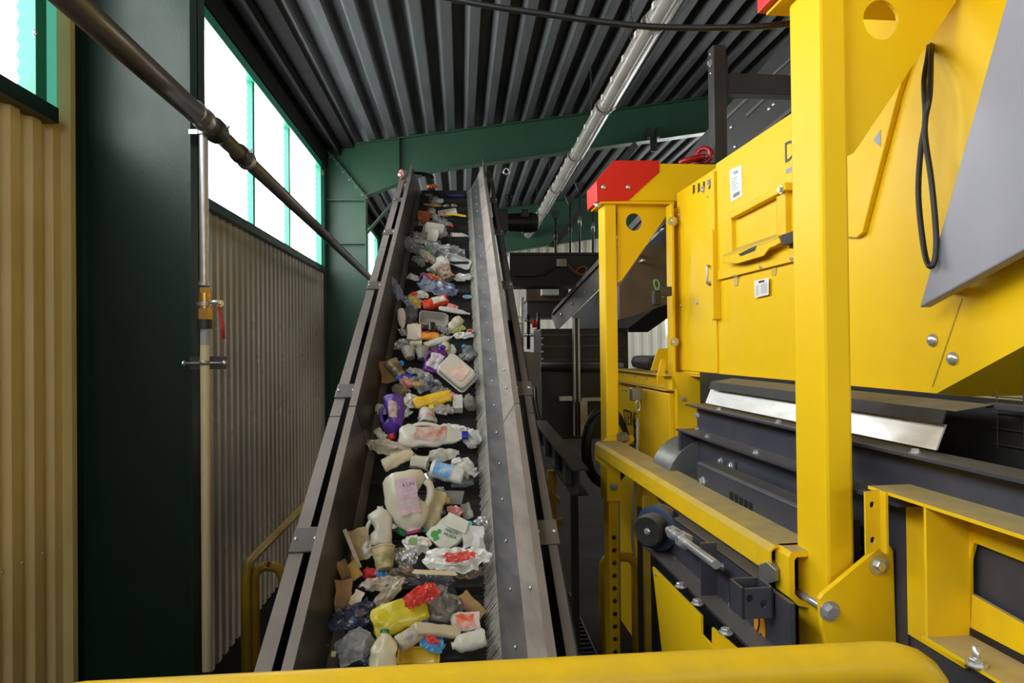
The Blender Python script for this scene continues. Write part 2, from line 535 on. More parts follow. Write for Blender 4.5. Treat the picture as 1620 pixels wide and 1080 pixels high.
# ---- portal frames
CX0, CX1 = WX + .01, -1.47
def portal(y, label_c, label_r, knee=True, deep=0):
    cp = empty('steel_column', ((CX0 + CX1) / 2, y, FZ), label_c, 'column')
    top = roofz(CX0) - .02
    m = greend if y < 5 else green
    G().box((CX0, y - .006, FZ), (CX1, y + .006, top)).obj('web', m, cp)
    G().box((CX1 - .016, y - .11, FZ), (CX1, y + .11, 3.95)).obj('inner_flange', m, cp)
    G().box((CX0 - .0, y - .11, FZ), (CX0 + .016, y + .11, top)).obj('outer_flange', m, cp)
    if knee: G().box((CX0 + .016, y - .10, 3.93), (CX1 - .016, y + .10, 3.95)).obj('stiffener', m, cp)
    if knee: G().box((CX0 + .016, y - .10, 3.25), (CX1 - .016, y + .10, 3.265)).obj('stiffener', m, cp)
    # diagonal bolted end plate at the knee
    a, b = V((CX0 + .03, y, top - .03)), V((CX1 + .02, y, 3.96))
    d = (b - a).normalized(); n = V((d.z, 0, -d.x))
    g = G()
    for s, t in ((-1, .0),):
        c = [a - V((0, .1, 0)), b - V((0, .1, 0)), b + V((0, .1, 0)), a + V((0, .1, 0))]
        g.hexa([q - n * .02 for q in c] + [q + n * .02 for q in c])
    if knee: g.obj('end_plate', m, cp)
    for i in range(6 if knee else 0):
        q = a.lerp(b, .12 + i * .155)
        for s in (1, -1):
            bolt(q + n * .02 * s + V((0, -.06, 0)), n * s, .016, cp)
    rp = empty('roof_rafter', (4, y, roofz(4)), label_r, 'beam')
    # rafter: tapering haunch near the column
    def rz(x): return roofz(x) - .012
    dep = .62
    xs = [CX0 + .02, -.45, 12.0]
    up = [V((x, y, rz(x))) for x in xs]
    lo = [V((xs[0], y, 3.96)), V((xs[1], y, rz(xs[1]) - .58 - deep)), V((xs[2], y, rz(xs[2]) - .54 - deep))]
    lo[0] = V((CX1 - .01, y, 4.02))
    poly = [up[0], up[1], up[2], lo[2], lo[1], lo[0]]
    G().prism([p + V((0, -.005, 0)) for p in poly], (0, .01, 0)).obj('web', m, rp)
    def flange(pts, nm):
        g = G()
        for p, q in zip(pts[:-1], pts[1:]):
            c = [p + V((0, -.1, 0)), q + V((0, -.1, 0)), q + V((0, .1, 0)), p + V((0, .1, 0))]
            g.hexa([k + V((0, 0, -.014)) for k in c] + c)
        g.obj(nm, m, rp)
    flange(up, 'top_flange')
    flange(lo, 'bottom_flange')
    x = -.95
    G().box((x - .006, y - .1, rz(x) - .66), (x + .006, y + .1, rz(x) - .015)).obj('stiffener', m, rp)
    # knee brace flange
    p, q = V((CX1 + .0, y, 3.45)), V((-.98, y, 4.02))
    c = [p + V((0, -.08, 0)), q + V((0, -.08, 0)), q + V((0, .08, 0)), p + V((0, .08, 0))]
    if knee:
        g = G(); g.hexa([k + V((.012, 0, -.012)) for k in c] + c); g.obj('knee_brace', m, rp)
portal(COLY[0], 'broad dark green steel column standing between the two window bays', 'green roof rafter over the near green column', False)
portal(COLY[1], 'green steel column with bolted knee joint behind the waste conveyor', 'green steel roof rafter passing above the head of the waste conveyor')
portal(COLY[2], 'far green steel column beyond the waste conveyor head', 'far green roof rafter behind the black gear motor', True, .55)
portal(-2.95, 'dark green steel column behind the viewing platform', 'green roof rafter behind the viewing platform')

# ---- far and right walls
wb = G().box((-2.4, 21.5, FZ), (12.2, 21.8, 7)).obj('wall_back', concreteg); tag(wb, kind='structure')
bme = clad_mesh('cladding_sheet', concreteg, FZ, 6.5, 1.2, .30, .05)
for i in range(12):
    link_mesh('cladding_sheet', bme, wb, Matrix.Translation((-2.3 + i * 1.2, 21.44, 0)) @ Matrix.Rotation(-math.pi / 2, 4, 'Z'))
wr = G().box((12, -9.8, FZ), (12.2, 21.5, SZ - .05)).box((12, -9.8, TZ + .1), (12.2, 21.5, 6.9)).box((12, -9.8, SZ - .05), (12.2, -3, TZ + .1)).box((12, .4, SZ - .05), (12.2, 5.6, TZ + .1)).obj('wall_right', wallcream); tag(wr, kind='structure')
wr5 = window(5, -3, 0.4, [-1.3], 12.0, -1, False)  # unseen right-wall windows, put in for their light
window(6, 5.6, 20, [9.2, 12.8, 16.4], 12.0, -1, False)  # unseen, lengthened to brighten the far wall
wf = G().box((-2.4, -9.9, FZ), (12.2, -9.7, 6.9)).obj('wall_front', wallcream); tag(wf, kind='structure')
# unseen windows behind the camera, sized for the light they give
g7 = G().box((.2, -9.7, 2.2), (6.2, -9.62, 2.3)).box((.2, -9.7, 4.4), (6.2, -9.62, 4.5)).obj('window_7', greenw); tag(g7, kind='structure')
for i in range(3):
    G().box((.3 + i * 2, -9.68, 2.3), (2.2 + i * 2, -9.66, 4.4)).obj('pane', panem, g7)
# unseen window in the far wall, put where it lights the back
g8 = G().box((6.6, 21.28, 2.0), (6.7, 21.36, 4.6)).box((9.9, 21.28, 2.0), (10.0, 21.36, 4.6)).box((6.6, 21.28, 4.6), (10.0, 21.36, 4.7)).box((6.6, 21.28, 1.9), (10.0, 21.36, 2.0)).obj('window_8', greenw); tag(g8, kind='structure')
for i in range(2):
    G().box((6.7 + i * 1.62, 21.30, 2.0), (8.28 + i * 1.62, 21.33, 4.6)).obj('pane', panem, g8)

# ---- row of unlit lamp troughs
def lamp(y0, y1, x0, x1, zr, label):
    e = empty('fluorescent_lamp', ((x0 + x1) / 2, (y0 + y1) / 2, zr), label, 'lamp', 'row of ceiling lamps')
    a, b = V((x0, y0, zr)), V((x1, y1, zr))
    t = (b - a).normalized(); s = V((t.y, -t.x, 0))
    def P(p, u, h): return p + s * u + V((0, 0, h))
    prof = [(-.06, .08), (.06, .08), (.105, .03), (.11, -.01), (.09, -.055), (.05, -.083), (0, -.092), (-.05, -.083), (-.09, -.055), (-.11, -.01), (-.105, .03)]
    g = G()
    k = len(prof)
    g.add([P(a, u, h) for u, h in prof] + [P(b, u, h) for u, h in prof],
          [(i, (i + 1) % k, (i + 1) % k + k, i + k) for i in range(k)] + [tuple(range(k)), tuple(range(2 * k - 1, k - 1, -1))])
    g.obj('trough', fixture, e, 50)
    G().tube([P(a + t * .06, .0, -.088), P(b - t * .06, .0, -.088)], .010, 8).obj('tube_line', tubeglass, e, True)
    for p, d in ((a, 1), (b, -1)):
        c = p + t * .03 * d
        G().add([P(c - t * .03, u * 1.06, h * 1.08) for u, h in prof] + [P(c + t * .03, u * 1.06, h * 1.08) for u, h in prof],
                [(i, (i + 1) % k, (i + 1) % k + k, i + k) for i in range(k)] + [tuple(range(k)), tuple(range(2 * k - 1, k - 1, -1))]).obj('end_cap', fixture, e)
    for u in (-.112,):
        for q in (.12, .37, .63, .88):
            c = P(a.lerp(b, q), u, -.01)
            G().box(tuple(c - V((.008, .03, .03))), tuple(c + V((.008, .03, .03)))).obj('clip', whitep, e)
    # chain of wire links up to the roof
    c = P(a.lerp(b, .35), -.03, .1)
    zt = roofz(c.x)
    n = int((zt - c.z) / .07)
    for i in range(n):
        z = c.z + (i + .5) * (zt - c.z) / n
        h = (zt - c.z) / n * .62
        ax = V((1, 0, 0)) if i % 2 else V((0, 1, 0))
        pts = [V((c.x, c.y, z)) + ax * (.012 * math.cos(q * math.pi / 4)) + V((0, 0, h * math.sin(q * math.pi / 4))) for q in range(8)]
        G().tube(pts, .0035, 5, closed=True).obj('chain_link', anthr, e, True)
ZL = 4.55
for i in range(7):
    y0 = 3.9 + i * 2.16
    lamp(y0, y0 + 2.12, 1.78, 1.80, ZL, 'dusty trough lamp hung on a chain, ' + ('above the separator frame', 'crossed by the thick overhead cable', 'ending at the first green rafter', 'starting just past the first green rafter', 'second past the first green rafter', 'reaching the second green rafter', 'at the far end of the row')[i])

# ---- steel pipes on the left
pp = empty('water_main', tuple(onX(340, 205, -1.33)), 'dark steel water pipe with grooved couplings slanting past the green column', 'pipe')
q0 = onX(18, -84, -1.33); q1 = onX(340, 206, -1.33); q2 = onX(586, 440, -1.33)
G().tube([q0, q1], .052, 20).obj('pipe', pipem, pp, True)
G().tube([q1, q2], .045, 20).obj('pipe', pipem, pp, True)
td = (q2 - q1).normalized()
for k, (s, r, l, m_) in enumerate(((-.16, .060, .03, galv), (0, .066, .06, blackp), (.42, .058, .05, blackp), (.55, .060, .018, galv), (-.28, .058, .014, galv))):
    c = q1 + td * s
    G().tube([c - td * l, c - td * l * .5, c + td * l * .5, c + td * l], [r * .9, r, r, r * .9], 20).obj('coupling', m_, pp, True)
for s in (.02, .43):
    bolt(q1 + td * s + V((.066, -.02, .02)), (0, -1, .2), .016, pp)

vp = empty('valve_pipe', tuple(onX(326, 900, -1.40)), 'vertical riser pipe with brass ball valve and red lever in front of the green column', 'pipe')
def vx(py): return onY(322 + (py - 200) * .0062, py, 3.78)
def seg(y0, y1, r, m_, nm, n=18): return G().cyl(vx(y0), vx(y1), r, n).obj(nm, m_, vp, 35)
seg(206, 452, .0235, galv, 'galvanised_riser')
seg(200, 214, .034, galv, 'pipe_clamp')
seg(446, 452, .030, galv, 'ring')
seg(455, 466, .030, brass, 'valve_nut', 6)
seg(464, 490, .033, brass, 'valve_body', 14)
seg(478, 484, .040, galv, 'ring')
seg(488, 506, .038, brass, 'valve_nut', 6)
seg(505, 520, .038, blackp, 'adapter')
seg(518, 548, .024, greyink, 'sleeve')
plasticpipe = mat('beige plastic pipe', srgb(196, 184, 150), .35, dirt_amt=.2)
seg(546, 1060, .0245, plasticpipe, 'plastic_riser')
h = vx(478) + V((.05, -.02, 0))
G().cyl(vx(478), h + V((.05, 0, 0)), .010).obj('valve_stem', zinc, vp, True)
hv = onY(349, 480, 3.74)
G().tube([hv, onY(345, 486, 3.74), onY(349, 496, 3.74), onY(352, 515, 3.74), onY(354, 536, 3.74)], [.012, .012, .016, .017, .015], 8, flat=.5).obj('lever', mat('red grip', srgb(170, 30, 30), .4), vp, True)
bolt(hv, (.8, -.6, 0), .018, vp)
c = vx(574)
G().box((c.x - .085, c.y + .015, c.z - .035), (c.x + .105, c.y + .022, c.z + .035)).obj('bracket', anthr, vp)
G().cyl(c + V((-.11, .0, 0)), c + V((.09, 0, 0)), .006).obj('clamp_rod', zinc, vp, True)
for dx in (-.105, .10): bolt(c + V((dx, -.004, 0)), (-1 if dx < 0 else 1, 0, 0), .015, vp)
G().tube([c + V((0, 0, -.01)), c + V((0, 0, .012))], .03, 16).obj('pipe_clamp', galv, vp, True)
c = vx(209)
G().box((c.x - .075, c.y - .01, c.z - .012), (c.x + .02, c.y + .01, c.z + .012)).obj('clamp_screw', zinc, vp)

# ---- yellow guard rails
def rail(name, pts, r, label, grp=None, rad=.1, m_=None):
    e = empty(name, tuple(pts[0]), label, 'railing', grp)
    G().tube(rounded(pts, rad), r, 16).obj('tube', m_ or yellow_worn, e, True)
    return e
A_ = onZ(96, 1106, 1.17); B_ = onZ(1475, 1044, 1.17)
d_ = (B_ - A_).normalized()
e = rail('platform_railing', [A_ - d_ * .0 + V((-.04, -.02, -1.17)), A_ + V((-.04, -.02, 0)), B_, B_ + V((0.0, -.0, -1.17))], .0275, 'thick yellow tubular railing of the viewing platform crossing the foreground', rad=.075)
G().tube([A_ + V((0, 0, -.5)), B_ + V((0, 0, -.5))], .02, 12).obj('middle_tube', yellow_worn, e, True)
x0 = onY(402, 895, 4.5); x1 = onY(448, 895, 4.5)
e = rail('guard_hoop', [V((x0.x, 4.5, FZ)), V((x0.x, 4.5, x0.z)), V((x1.x, 4.5, x1.z)), V((x1.x, 4.5, FZ))], .032, 'ochre tubular guard hoop beside the corrugated wall left of the conveyor', rad=.095, m_=yellow_shaded)
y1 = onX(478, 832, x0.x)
G().tube(rounded([V((x0.x - .03, 4.42, FZ)), V((x0.x - .03, 4.42, x0.z + .03)), V((x0.x, 6.6, x0.z + .06))], .12), .03, 12).obj('handrail', yellow_shaded, e, True)
x0 = onY(955, 880, 5.95); x1 = onY(1006, 880, 5.95)
rail('guard_hoop', [V((x0.x, 5.95, FZ)), V((x0.x, 5.95, x0.z)), V((x1.x, 5.95, x1.z)), V((x1.x, 5.95, FZ))], .044, 'yellow tubular guard hoop standing behind the perforated post', rad=.11)

# ================================================================== WASTE CONVEYOR
PH = math.atan(.537)
BT = V((0, math.cos(PH), math.sin(PH)))
BN = V((0, -math.sin(PH), math.cos(PH)))
BK = 3244 / 1080
def B(u, s, h=0): return V((u, s, 1.6 + .537 * s - BK)) + BN * h
BL, BR = -.55, .106
S0, S1 = 1.75, 9.62
cv = empty('waste_conveyor', (BL / 2, 4.5, FZ), 'steep cleated belt conveyor with tall steel side walls carrying plastic waste', 'conveyor')
def slab(name, m_, u0, u1, s0, s1, h0, h1, bevel=0, parent=cv):
    g = G()
    g.hexa([B(u0, s0, h0), B(u1, s0, h0), B(u1, s1, h0), B(u0, s1, h0), B(u0, s0, h1), B(u1, s0, h1), B(u1, s1, h1), B(u0, s1, h1)])
    return g.obj(name, m_, parent, bevel=bevel)
def skew(name, m_, p, q, s0, s1, th=.006, parent=cv, sm=False):
    """plate between lines (u,h)=p and q along the belt"""
    n = V((-(q[1] - p[1]), q[0] - p[0])).normalized() * th
    g = G()
    pts = []
    for s in (s0, s1):
        for (u, h_) in (p, q, (q[0] + n.x, q[1] + n.y), (p[0] + n.x, p[1] + n.y)):
            pts.append(B(u, s, h_))
    g.add(pts, [(0, 1, 2, 3), (7, 6, 5, 4), (0, 4, 5, 1), (1, 5, 6, 2), (2, 6, 7, 3), (3, 7, 4, 0)])
    return g.obj(name, m_, parent)
belt = slab('belt', beltm, BL - .03, BR + .03, S0, S1, -.012, 0)
slab('return_belt', beltm, BL - .02, BR + .02, S0, S1, -.26, -.248)
g = G().cyl(B(BL - .02, S1 + .02, -.13), B(BR + .02, S1 + .02, -.13), .13, 24); g.obj('head_pulley', beltm, cv, 40)
g = G().cyl(B(BL - .02, S0 - .02, -.13), B(BR + .02, S0 - .02, -.13), .13, 24); g.obj('tail_pulley', beltm, cv, 40)
cg = G()
cg.box((BL + .015, -.01, 0), (BR - .015, .01, .066))
cg.box((BL + .015, -.03, 0), (BR - .015, .03, .008))
for q in cg.v: q.x -= (BL + BR) / 2
cme = cg.mesh('cleat', beltm, False, V((0, 0, 0)))[0]
crot = Matrix((V((1, 0, 0)), BT, BN)).transposed().to_4x4()
for k in range(-6, 17):
    s = 4.045 + k * .3471 * 1.0
    if S0 + .05 < s < S1:
        mw = Matrix.Translation(B((BL + BR) / 2, s, 0)) @ crot
        link_mesh('cleat', cme, cv, mw)
# side walls
HW = .40
LT, RT = (-.632, HW), (.317, HW)
def wall_end(name, m_, p, q, s0, s1, parent=cv, th=.006): return skew(name, m_, p, q, s0, s1, th, parent)
for (a, b) in ((S0, 4.3), (4.31, 6.9), (6.91, 9.65)):
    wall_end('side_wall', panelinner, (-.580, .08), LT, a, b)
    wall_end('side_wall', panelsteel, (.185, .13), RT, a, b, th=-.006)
    skew('skirt', framegrey, (-.545, .012), (-.590, .10), a, b, .008)
    # rims
    slab('rim', rimgrey, LT[0] - .038, LT[0] + .004, a, b, HW - .006, HW + .004)
    slab('rim', rimgrey, RT[0] - .004, RT[0] + .030, a, b, HW - .006, HW + .004)
    # outer channels
    slab('side_channel', rimgrey, -.790, -.726, a, b, .325, .333)
    slab('gap_dark_plate', shade_black, -.73, -.67, a, b, .10, .11)  # black plate added so the gap reads dark
    slab('channel_web', anthr, -.790, -.782, a, b, -.20, .325)
    slab('channel_web', shade_black, -.672, -.664, a, b, -.2, HW - .006)
    slab('side_channel', framegrey, .395, .445, a, b, .325, .333)
    slab('channel_web', anthr, .437, .445, a, b, -.20, .333)
    slab('channel_web', anthr, .335, .341, a, b, -.2, HW - .006)
# joint brackets bridging rim and channel
for s in (3.4, 4.55, 6.05, 7.3, 8.35, 9.2):
    for sg, u0, u1 in ((-1, -.793, -.668), (1, .335, .450)):
        o = slab('joint_plate', framegrey, u0, u1, s - .07, s + .07, .333, .345, .004)
        for du in (.018, u1 - u0 - .018):
            bolt(B(u0 + du, s, .345), BN, .010, cv, RIVET)
# brush skirt: fine bristles leaning over the belt
g = G()
nb = 2400
for i in range(nb):
    s = S0 + (9.6 - S0) * (i + R.random()) / nb
    j = R.uniform(-.006, .006)
    ln = R.uniform(-.010, .006)
    a, b = B(.163, s, .108), B(BR + ln, s - .015 + j, .012 + R.random() * .012)
    w_ = BT * .0030
    g.add([a - w_, a + w_, b + w_ * .7, b - w_ * .7], [(0, 1, 2, 3)])
    if i % 3 == 0:
        off = V((-.006, 0, .003))
        g.add([a - w_ + off, a + w_ + off, b + w_ + off, b - w_ + off], [(0, 1, 2, 3)])
bris = mat('pale brush bristles', (.44, .42, .38), .6, dirt=(.26, .24, .21), dirt_amt=.6, scale=30)
o = g.obj('brush_bristles', bris, cv, fix=False); o['kind'] = 'stuff'
skew('brush_holder', mat('scuffed blue steel', (.165, .165, .185), .34, .45, dirt=(.30, .28, .26), dirt_amt=.55, scale=2.2, stretch=(9, .8, 9)), (.158, .104), (.250, .266), S0, 9.62, -.010)
# fasteners on the right wall and left wall
for s in [2.4 + .27 * i for i in range(27)]:
    bolt(B(.210, s, .205), V((-.85, 0, 0)) + BN * .5, .0085, cv, RIVET, 'screw')
for s, t in ((3.1, .8), (4.55, .8), (4.75, .8), (7.0, .8), (6.3, .9)):
    bolt(B(.185 + .132 * t - .006, s, .13 + .27 * t), V((-.85, 0, 0)) + BN * .5, .009, cv, RIVET, 'screw')
for s in [2.6 + .45 * i for i in range(15)]:
    bolt(B(-.590 + .001, s, .11), V((.95, 0, 0)) + BN * .2, .008, cv, RIVET, 'screw')
# raised wing plates at the head
for sg, u in ((-1, -.632), (1, .317)):
    g = G(); g.prism([B(u, 9.05, HW), B(u, 9.75, HW + .02), B(u, 9.66, HW + .10)], (0.008 * sg, 0, 0)); g.obj('wing_plate', framegrey, cv)
# support legs
for s in (3.6, 6.2, 8.9):
    for u in (-.73, .41):
        p = B(u, s, -.2)
        G().box((u - .04, s - .04, FZ), (u + .04, s + .04, p.z + .1)).obj('leg', anthr, cv)
        G().box((u - .09, s - .09, FZ), (u + .09, s + .09, FZ + .015)).obj('foot_plate', anthr, cv)
# eye bolts
def ring(c, n, r, rr, m_, parent, name='eye_bolt'):
    return G().tube(circle(c, n, r, 16), rr, 8, closed=True).obj(name, m_, parent, True)
ring(onY(897, 988, 3.25), (.2, -1, .2), .026, .006, zinc, cv)
ring(onY(801, 271, 9.5), (0, -1, 0), .04, .012, zinc, cv)
ring(onY(806, 313, 9.3), (0, -1, 0), .045, .012, blackp, cv)
ring(onY(822, 507, 6.3), (0, -1, 0), .03, .008, zinc, cv)
# gear motor at the head
mc = onY(828, 352, 9.5)
G().lathe([(.06, -.30), (.10, -.28), (.12, -.26), (.13, -.10), (.135, .0), (.135, .16), (.12, .20), (.08, .21)], 20, frame_m(mc, (1, 0, 0))).obj('gear_motor', blackp, cv, 35)
for i in range(7):
    a = i * .9
    q = mc + V((.04, .0, 0))
    G().lathe([(.136, -.004), (.150, -.004), (.150, .004), (.136, .004)], 20, frame_m(q + V((.02 * i - .05, 0, 0)), (1, 0, 0)), cap=False).obj('cooling_fin', blackp, cv)
G().box((mc.x - .05, mc.y - .18, mc.z + .04), (mc.x + .06, mc.y - .10, mc.z + .15)).obj('terminal_box', blackp, cv, bevel=.01)
G().box((mc.x - .42, mc.y - .14, mc.z - .16), (mc.x - .22, mc.y + .14, mc.z + .16)).obj('gearbox', anthr, cv, bevel=.02)
# white tag by the lower left frame
G().prism([B(-.775, 3.02, .20), B(-.775, 3.02, .165), B(-.775, 3.06, .165), B(-.775, 3.06, .20)], (-.004, 0, 0)).obj('marker', paper, cv)

# ================================================================== PLASTIC WASTE
WASTE = {}
def plastic(c, rough=.35, dirt=None, amt=.35, trans=0, alpha=1, sc_=9):
    key = 'p%s%s%s%s' % (tuple(round(x, 3) for x in c[:3]), rough, trans, alpha)
    if key not in WASTE:
        WASTE[key] = mat('plastic %d' % len(WASTE), c, rough, dirt=dirt or tuple(x * .5 + .02 for x in c[:3]), dirt_amt=amt, scale=sc_, trans=trans, alpha=alpha, coat=.1)
    return WASTE[key]
WHT = srgb(200, 195, 184); CRM = srgb(194, 182, 154); DIRTY = srgb(180, 172, 158)
def film_mat(c, key, alpha=.45):
    return mat('film ' + key, c, .16, dirt=tuple(min(1, x * 1.5 + .05) for x in c[:3]), dirt_amt=.6, scale=20, alpha=alpha, spec=1.0, bump=.25, bscale=60)
FILM = {'clear': film_mat((.50, .51, .53), 'clear', .42), 'blue': film_mat((.30, .37, .55), 'blue', .55), 'grey': film_mat((.36, .34, .32), 'grey', .9),
        'dark': film_mat((.10, .10, .12), 'dark', .7), 'navy': film_mat((.035, .045, .09), 'navy', .92), 'white': film_mat((.66, .65, .62), 'white', .95),
        'beige': film_mat((.40, .34, .27), 'beige', .9), 'brown': film_mat((.19, .13, .09), 'brown', .85), 'green': film_mat((.02, .22, .06), 'green', .95),
        'red': film_mat((.60, .03, .025), 'red', .95), 'orange': film_mat((.62, .16, .04), 'orange', .95), 'yellow': film_mat((.70, .46, .05), 'yellow', .95),
        'gold': film_mat((.55, .33, .06), 'gold', .95), 'black': film_mat((.012, .012, .013), 'black', 1), 'silver': mat('film silver', (.62, .62, .64), .2, .7, dirt_amt=.4, scale=18, bump=.4, bscale=40),
        'pink': film_mat((.62, .25, .22), 'pink', .95), 'lblue': film_mat((.08, .30, .60), 'lblue', .95)}
CARD = mat('brown cardboard', srgb(150, 116, 78), .75, dirt=srgb(96, 70, 44), dirt_amt=.5, scale=10)
CARD2 = mat('pale chipboard', srgb(170, 150, 112), .75, dirt=srgb(110, 92, 64), dirt_amt=.6, scale=12, stretch=(1, 6, 1))

ZOOM = {5: (540, 250, 1080 / 260), 6: (560, 420, 4.5), 7: (540, 620, 1080 / 260), 8: (480, 800, 1311 / 340), 0: (0, 0, 1)}
def place(z, p0, p1, w_, h=.06, k=.55):
    """world base/tip points, width in metres and facing normal of a piece seen at two points of the belt"""
    ox, oy, s = ZOOM[z]
    a = (ox + p0[0] / s, oy + p0[1] / s); b = (ox + p1[0] / s, oy + p1[1] / s)
    cx, cy = (a[0] + b[0]) / 2, (a[1] + b[1]) / 2
    c = on_plane(cx, cy, B(0, 5, h), BN)
    n = (BN * (1 - k) + (EYE - c).normalized() * k).normalized()
    A, Bp = on_plane(a[0], a[1], c, n), on_plane(b[0], b[1], c, n)
    dist = (c - EYE).dot(FWD)
    return A, Bp, w_ / s * dist / FPX, n
def wframe(A, Bp, n):
    y = (Bp - A).normalized()
    n = (n - y * n.dot(y)).normalized()
    x = y.cross(n)
    m = Matrix((x, y, n)).transposed().to_4x4()
    m.translation = (A + Bp) / 2
    return m, (Bp - A).length
def nz(p, f, seed): return noise.noise(V(p) * f + V((seed * 7.3, seed * 3.1, seed * 1.7)))
def crumple(g, amt, f, seed, only=None):
    for i, p in enumerate(g.v):
        q = V((nz(p, f, seed), nz(p, f, seed + 11), nz(p, f, seed + 23)))
        g.v[i] = p + q * amt
    return g
SEED = [0]
def thing(name, label, cat, m, grp='plastic waste riding on the conveyor belt'):
    e = empty(name, tuple(m.translation), label, cat, grp)
    return e
def done(g, m):
    g.v = [m @ p for p in g.v]
    return g
def lathe_y(prof, W, T, n=22, pw=2.0):
    """profile (radius 0..1, y) -> super-elliptic section W x T about local y"""
    g = G(); vv = []
    for (r, y) in prof:
        for k in range(n):
            a = 2 * math.pi * k / n
            c_, s_ = math.cos(a), math.sin(a)
            e = 2 / pw
            vv.append((math.copysign(abs(c_) ** e, c_) * r * W / 2, y, math.copysign(abs(s_) ** e, s_) * r * T / 2))
    ff = []
    for i in range(len(prof) - 1):
        for k in range(n):
            k2 = (k + 1) % n
            ff.append((i * n + k, (i + 1) * n + k, (i + 1) * n + k2, i * n + k2))
    ff.append(tuple(range(n))); ff.append(tuple((len(prof) - 1) * n + k for k in range(n - 1, -1, -1)))
    return g.add(vv, ff)
BODY = {'bottle': [(0, 0), (.80, .0), (.95, .02), (1, .06), (1, .2), (1, .35), (1, .5), (.99, .62), (.88, .74), (.62, .84), (.34, .91), (.30, .93), (.30, .96)],
        'oval': [(0, 0), (.55, .0), (.80, .04), (.95, .14), (1, .30), (1, .45), (.96, .6), (.84, .74), (.60, .86), (.36, .93), (.30, .95), (.30, .97)],
        'tube': [(0, 0), (.9, 0), (1, .04), (1, .2), (1, .4), (1, .6), (1, .8), (1, .9), (.85, .94), (.6, .95), (.6, .97)],
        'ribbed': [(0, 0), (.85, 0), (.98, .05)] + [(1 - .07 * (i % 2), .08 + i * .045) for i in range(15)] + [(.85, .80), (.55, .9), (.36, .94), (.34, .97)],
        'can': [(0, 0), (.88, 0), (1, .05), (1, .3), (1, .6), (1, .94), (.9, 1.0)]}
def bottle(z, p0, p1, w_, label, c, cap=None, shape='bottle', flat=.62, lab=None, h=.06, k=.55, dent=.10, neck_open=False, name='plastic_bottle', cat='bottle', handle=None, caplen=.06, trans=0, alpha=1, pw=2.3, labc2=None):
    A, Bp, W, n = place(z, p0, p1, w_, h, k)
    m, L = wframe(A, Bp, n)
    SEED[0] += 1; sd = SEED[0]
    e = thing(name, label, cat, m)
    T = W * flat
    pr = []
    P0 = BODY[shape]
    for i in range(len(P0) - 1):
        (r0, t0), (r1, t1) = P0[i], P0[i + 1]
        nn = max(1, int((t1 - t0) / .05))
        for j in range(nn): pr.append((r0 + (r1 - r0) * j / nn, t0 + (t1 - t0) * j / nn))
    pr.append(P0[-1])
    if neck_open:
        r_, t_ = pr[-1]
        pr += [(r_ * 1.12, t_), (r_ * 1.12, t_ + .03), (r_ * .82, t_ + .03), (r_ * .80, t_ - .06)]
    top = P0[-1][1]
    g = lathe_y([(max(r, .002), -L / 2 + t * L) for r, t in pr], W, T, 26, pw)
    if handle:      # waist cut away on the handle side
        for i, p in enumerate(g.v):
            t = p.y / L + .5
            f = math.exp(-((t - handle[1]) / .16) ** 2)
            if p.x * handle[0] > 0: g.v[i] = V((p.x * (1 - .62 * f), p.y, p.z))
    crumple(g, W * dent, 5.5 / max(W, L), sd)
    crumple(g, W * dent * .35, 16 / max(W, L), sd + 50)
    mb = plastic(c, .34, trans=trans, alpha=alpha)
    body_ = done(g, m).obj('body', mb, e, 50)
    if handle:
        sx, t0 = handle[0], handle[1]
        pts = [V((sx * W * .44, -L / 2 + (t0 - .20) * L, 0)), V((sx * W * .51, -L / 2 + (t0 - .10) * L, 0)), V((sx * W * .49, -L / 2 + (t0 + .05) * L, 0)), V((sx * W * .40, -L / 2 + (t0 + .17) * L, 0)), V((sx * W * .24, -L / 2 + (t0 + .25) * L, 0))]
        gg = G().tube(smooth_path(pts, 5), W * .085, 10)
        crumple(gg, W * .02, 6 / W, sd)
        done(gg, m).obj('handle', mb, e, True)
    if cap:
        r_ = P0[-1][0] * 1.2
        cl = caplen * L
        gc = G().lathe([(W * r_ / 2, 0), (W * r_ / 2, cl * .9), (W * r_ * .44, cl)], 14)
        mc_ = Matrix.Translation((0, -L / 2 + top * L - cl * .1, 0)) @ Matrix.Rotation(-math.pi / 2, 4, 'X') @ Matrix.Diagonal((1, max(.75, flat), 1, 1))
        gc.v = [m @ (mc_ @ p) for p in gc.v]
        gc.obj('cap', plastic(cap, .4, amt=.15), e, 40)
    if lab:
        lc, t0, t1, wf = lab
        gl = G(); nx, ny = 10, 8
        vv = []
        for j in range(ny + 1):
            for i in range(nx + 1):
                x = (-.5 + i / nx) * W * wf; y = -L / 2 + L * (t0 + (t1 - t0) * j / ny)
                rr = min(.98, abs(x) / (W / 2))
                zz = T / 2 * (1 - rr ** pw) ** (1 / pw)
                vv.append(V((x, y, zz)))
        gl.add(vv, [(j * (nx + 1) + i, j * (nx + 1) + i + 1, (j + 1) * (nx + 1) + i + 1, (j + 1) * (nx + 1) + i) for j in range(ny) for i in range(nx)])
        crumple(gl, W * dent, 5.5 / max(W, L), sd); crumple(gl, W * dent * .35, 16 / max(W, L), sd + 50)
        gl.v = [p + V((0, 0, W * .035)) for p in gl.v]
        ml = mat('print %d' % sd, lc, .5, dirt=labc2 or (.55, .55, .52), dirt_amt=.9, scale=26, stretch=(1, 1, 1))
        lo_ = done(gl, m).obj('printed_label', ml, body_, True)
    return e, m, W, T, L
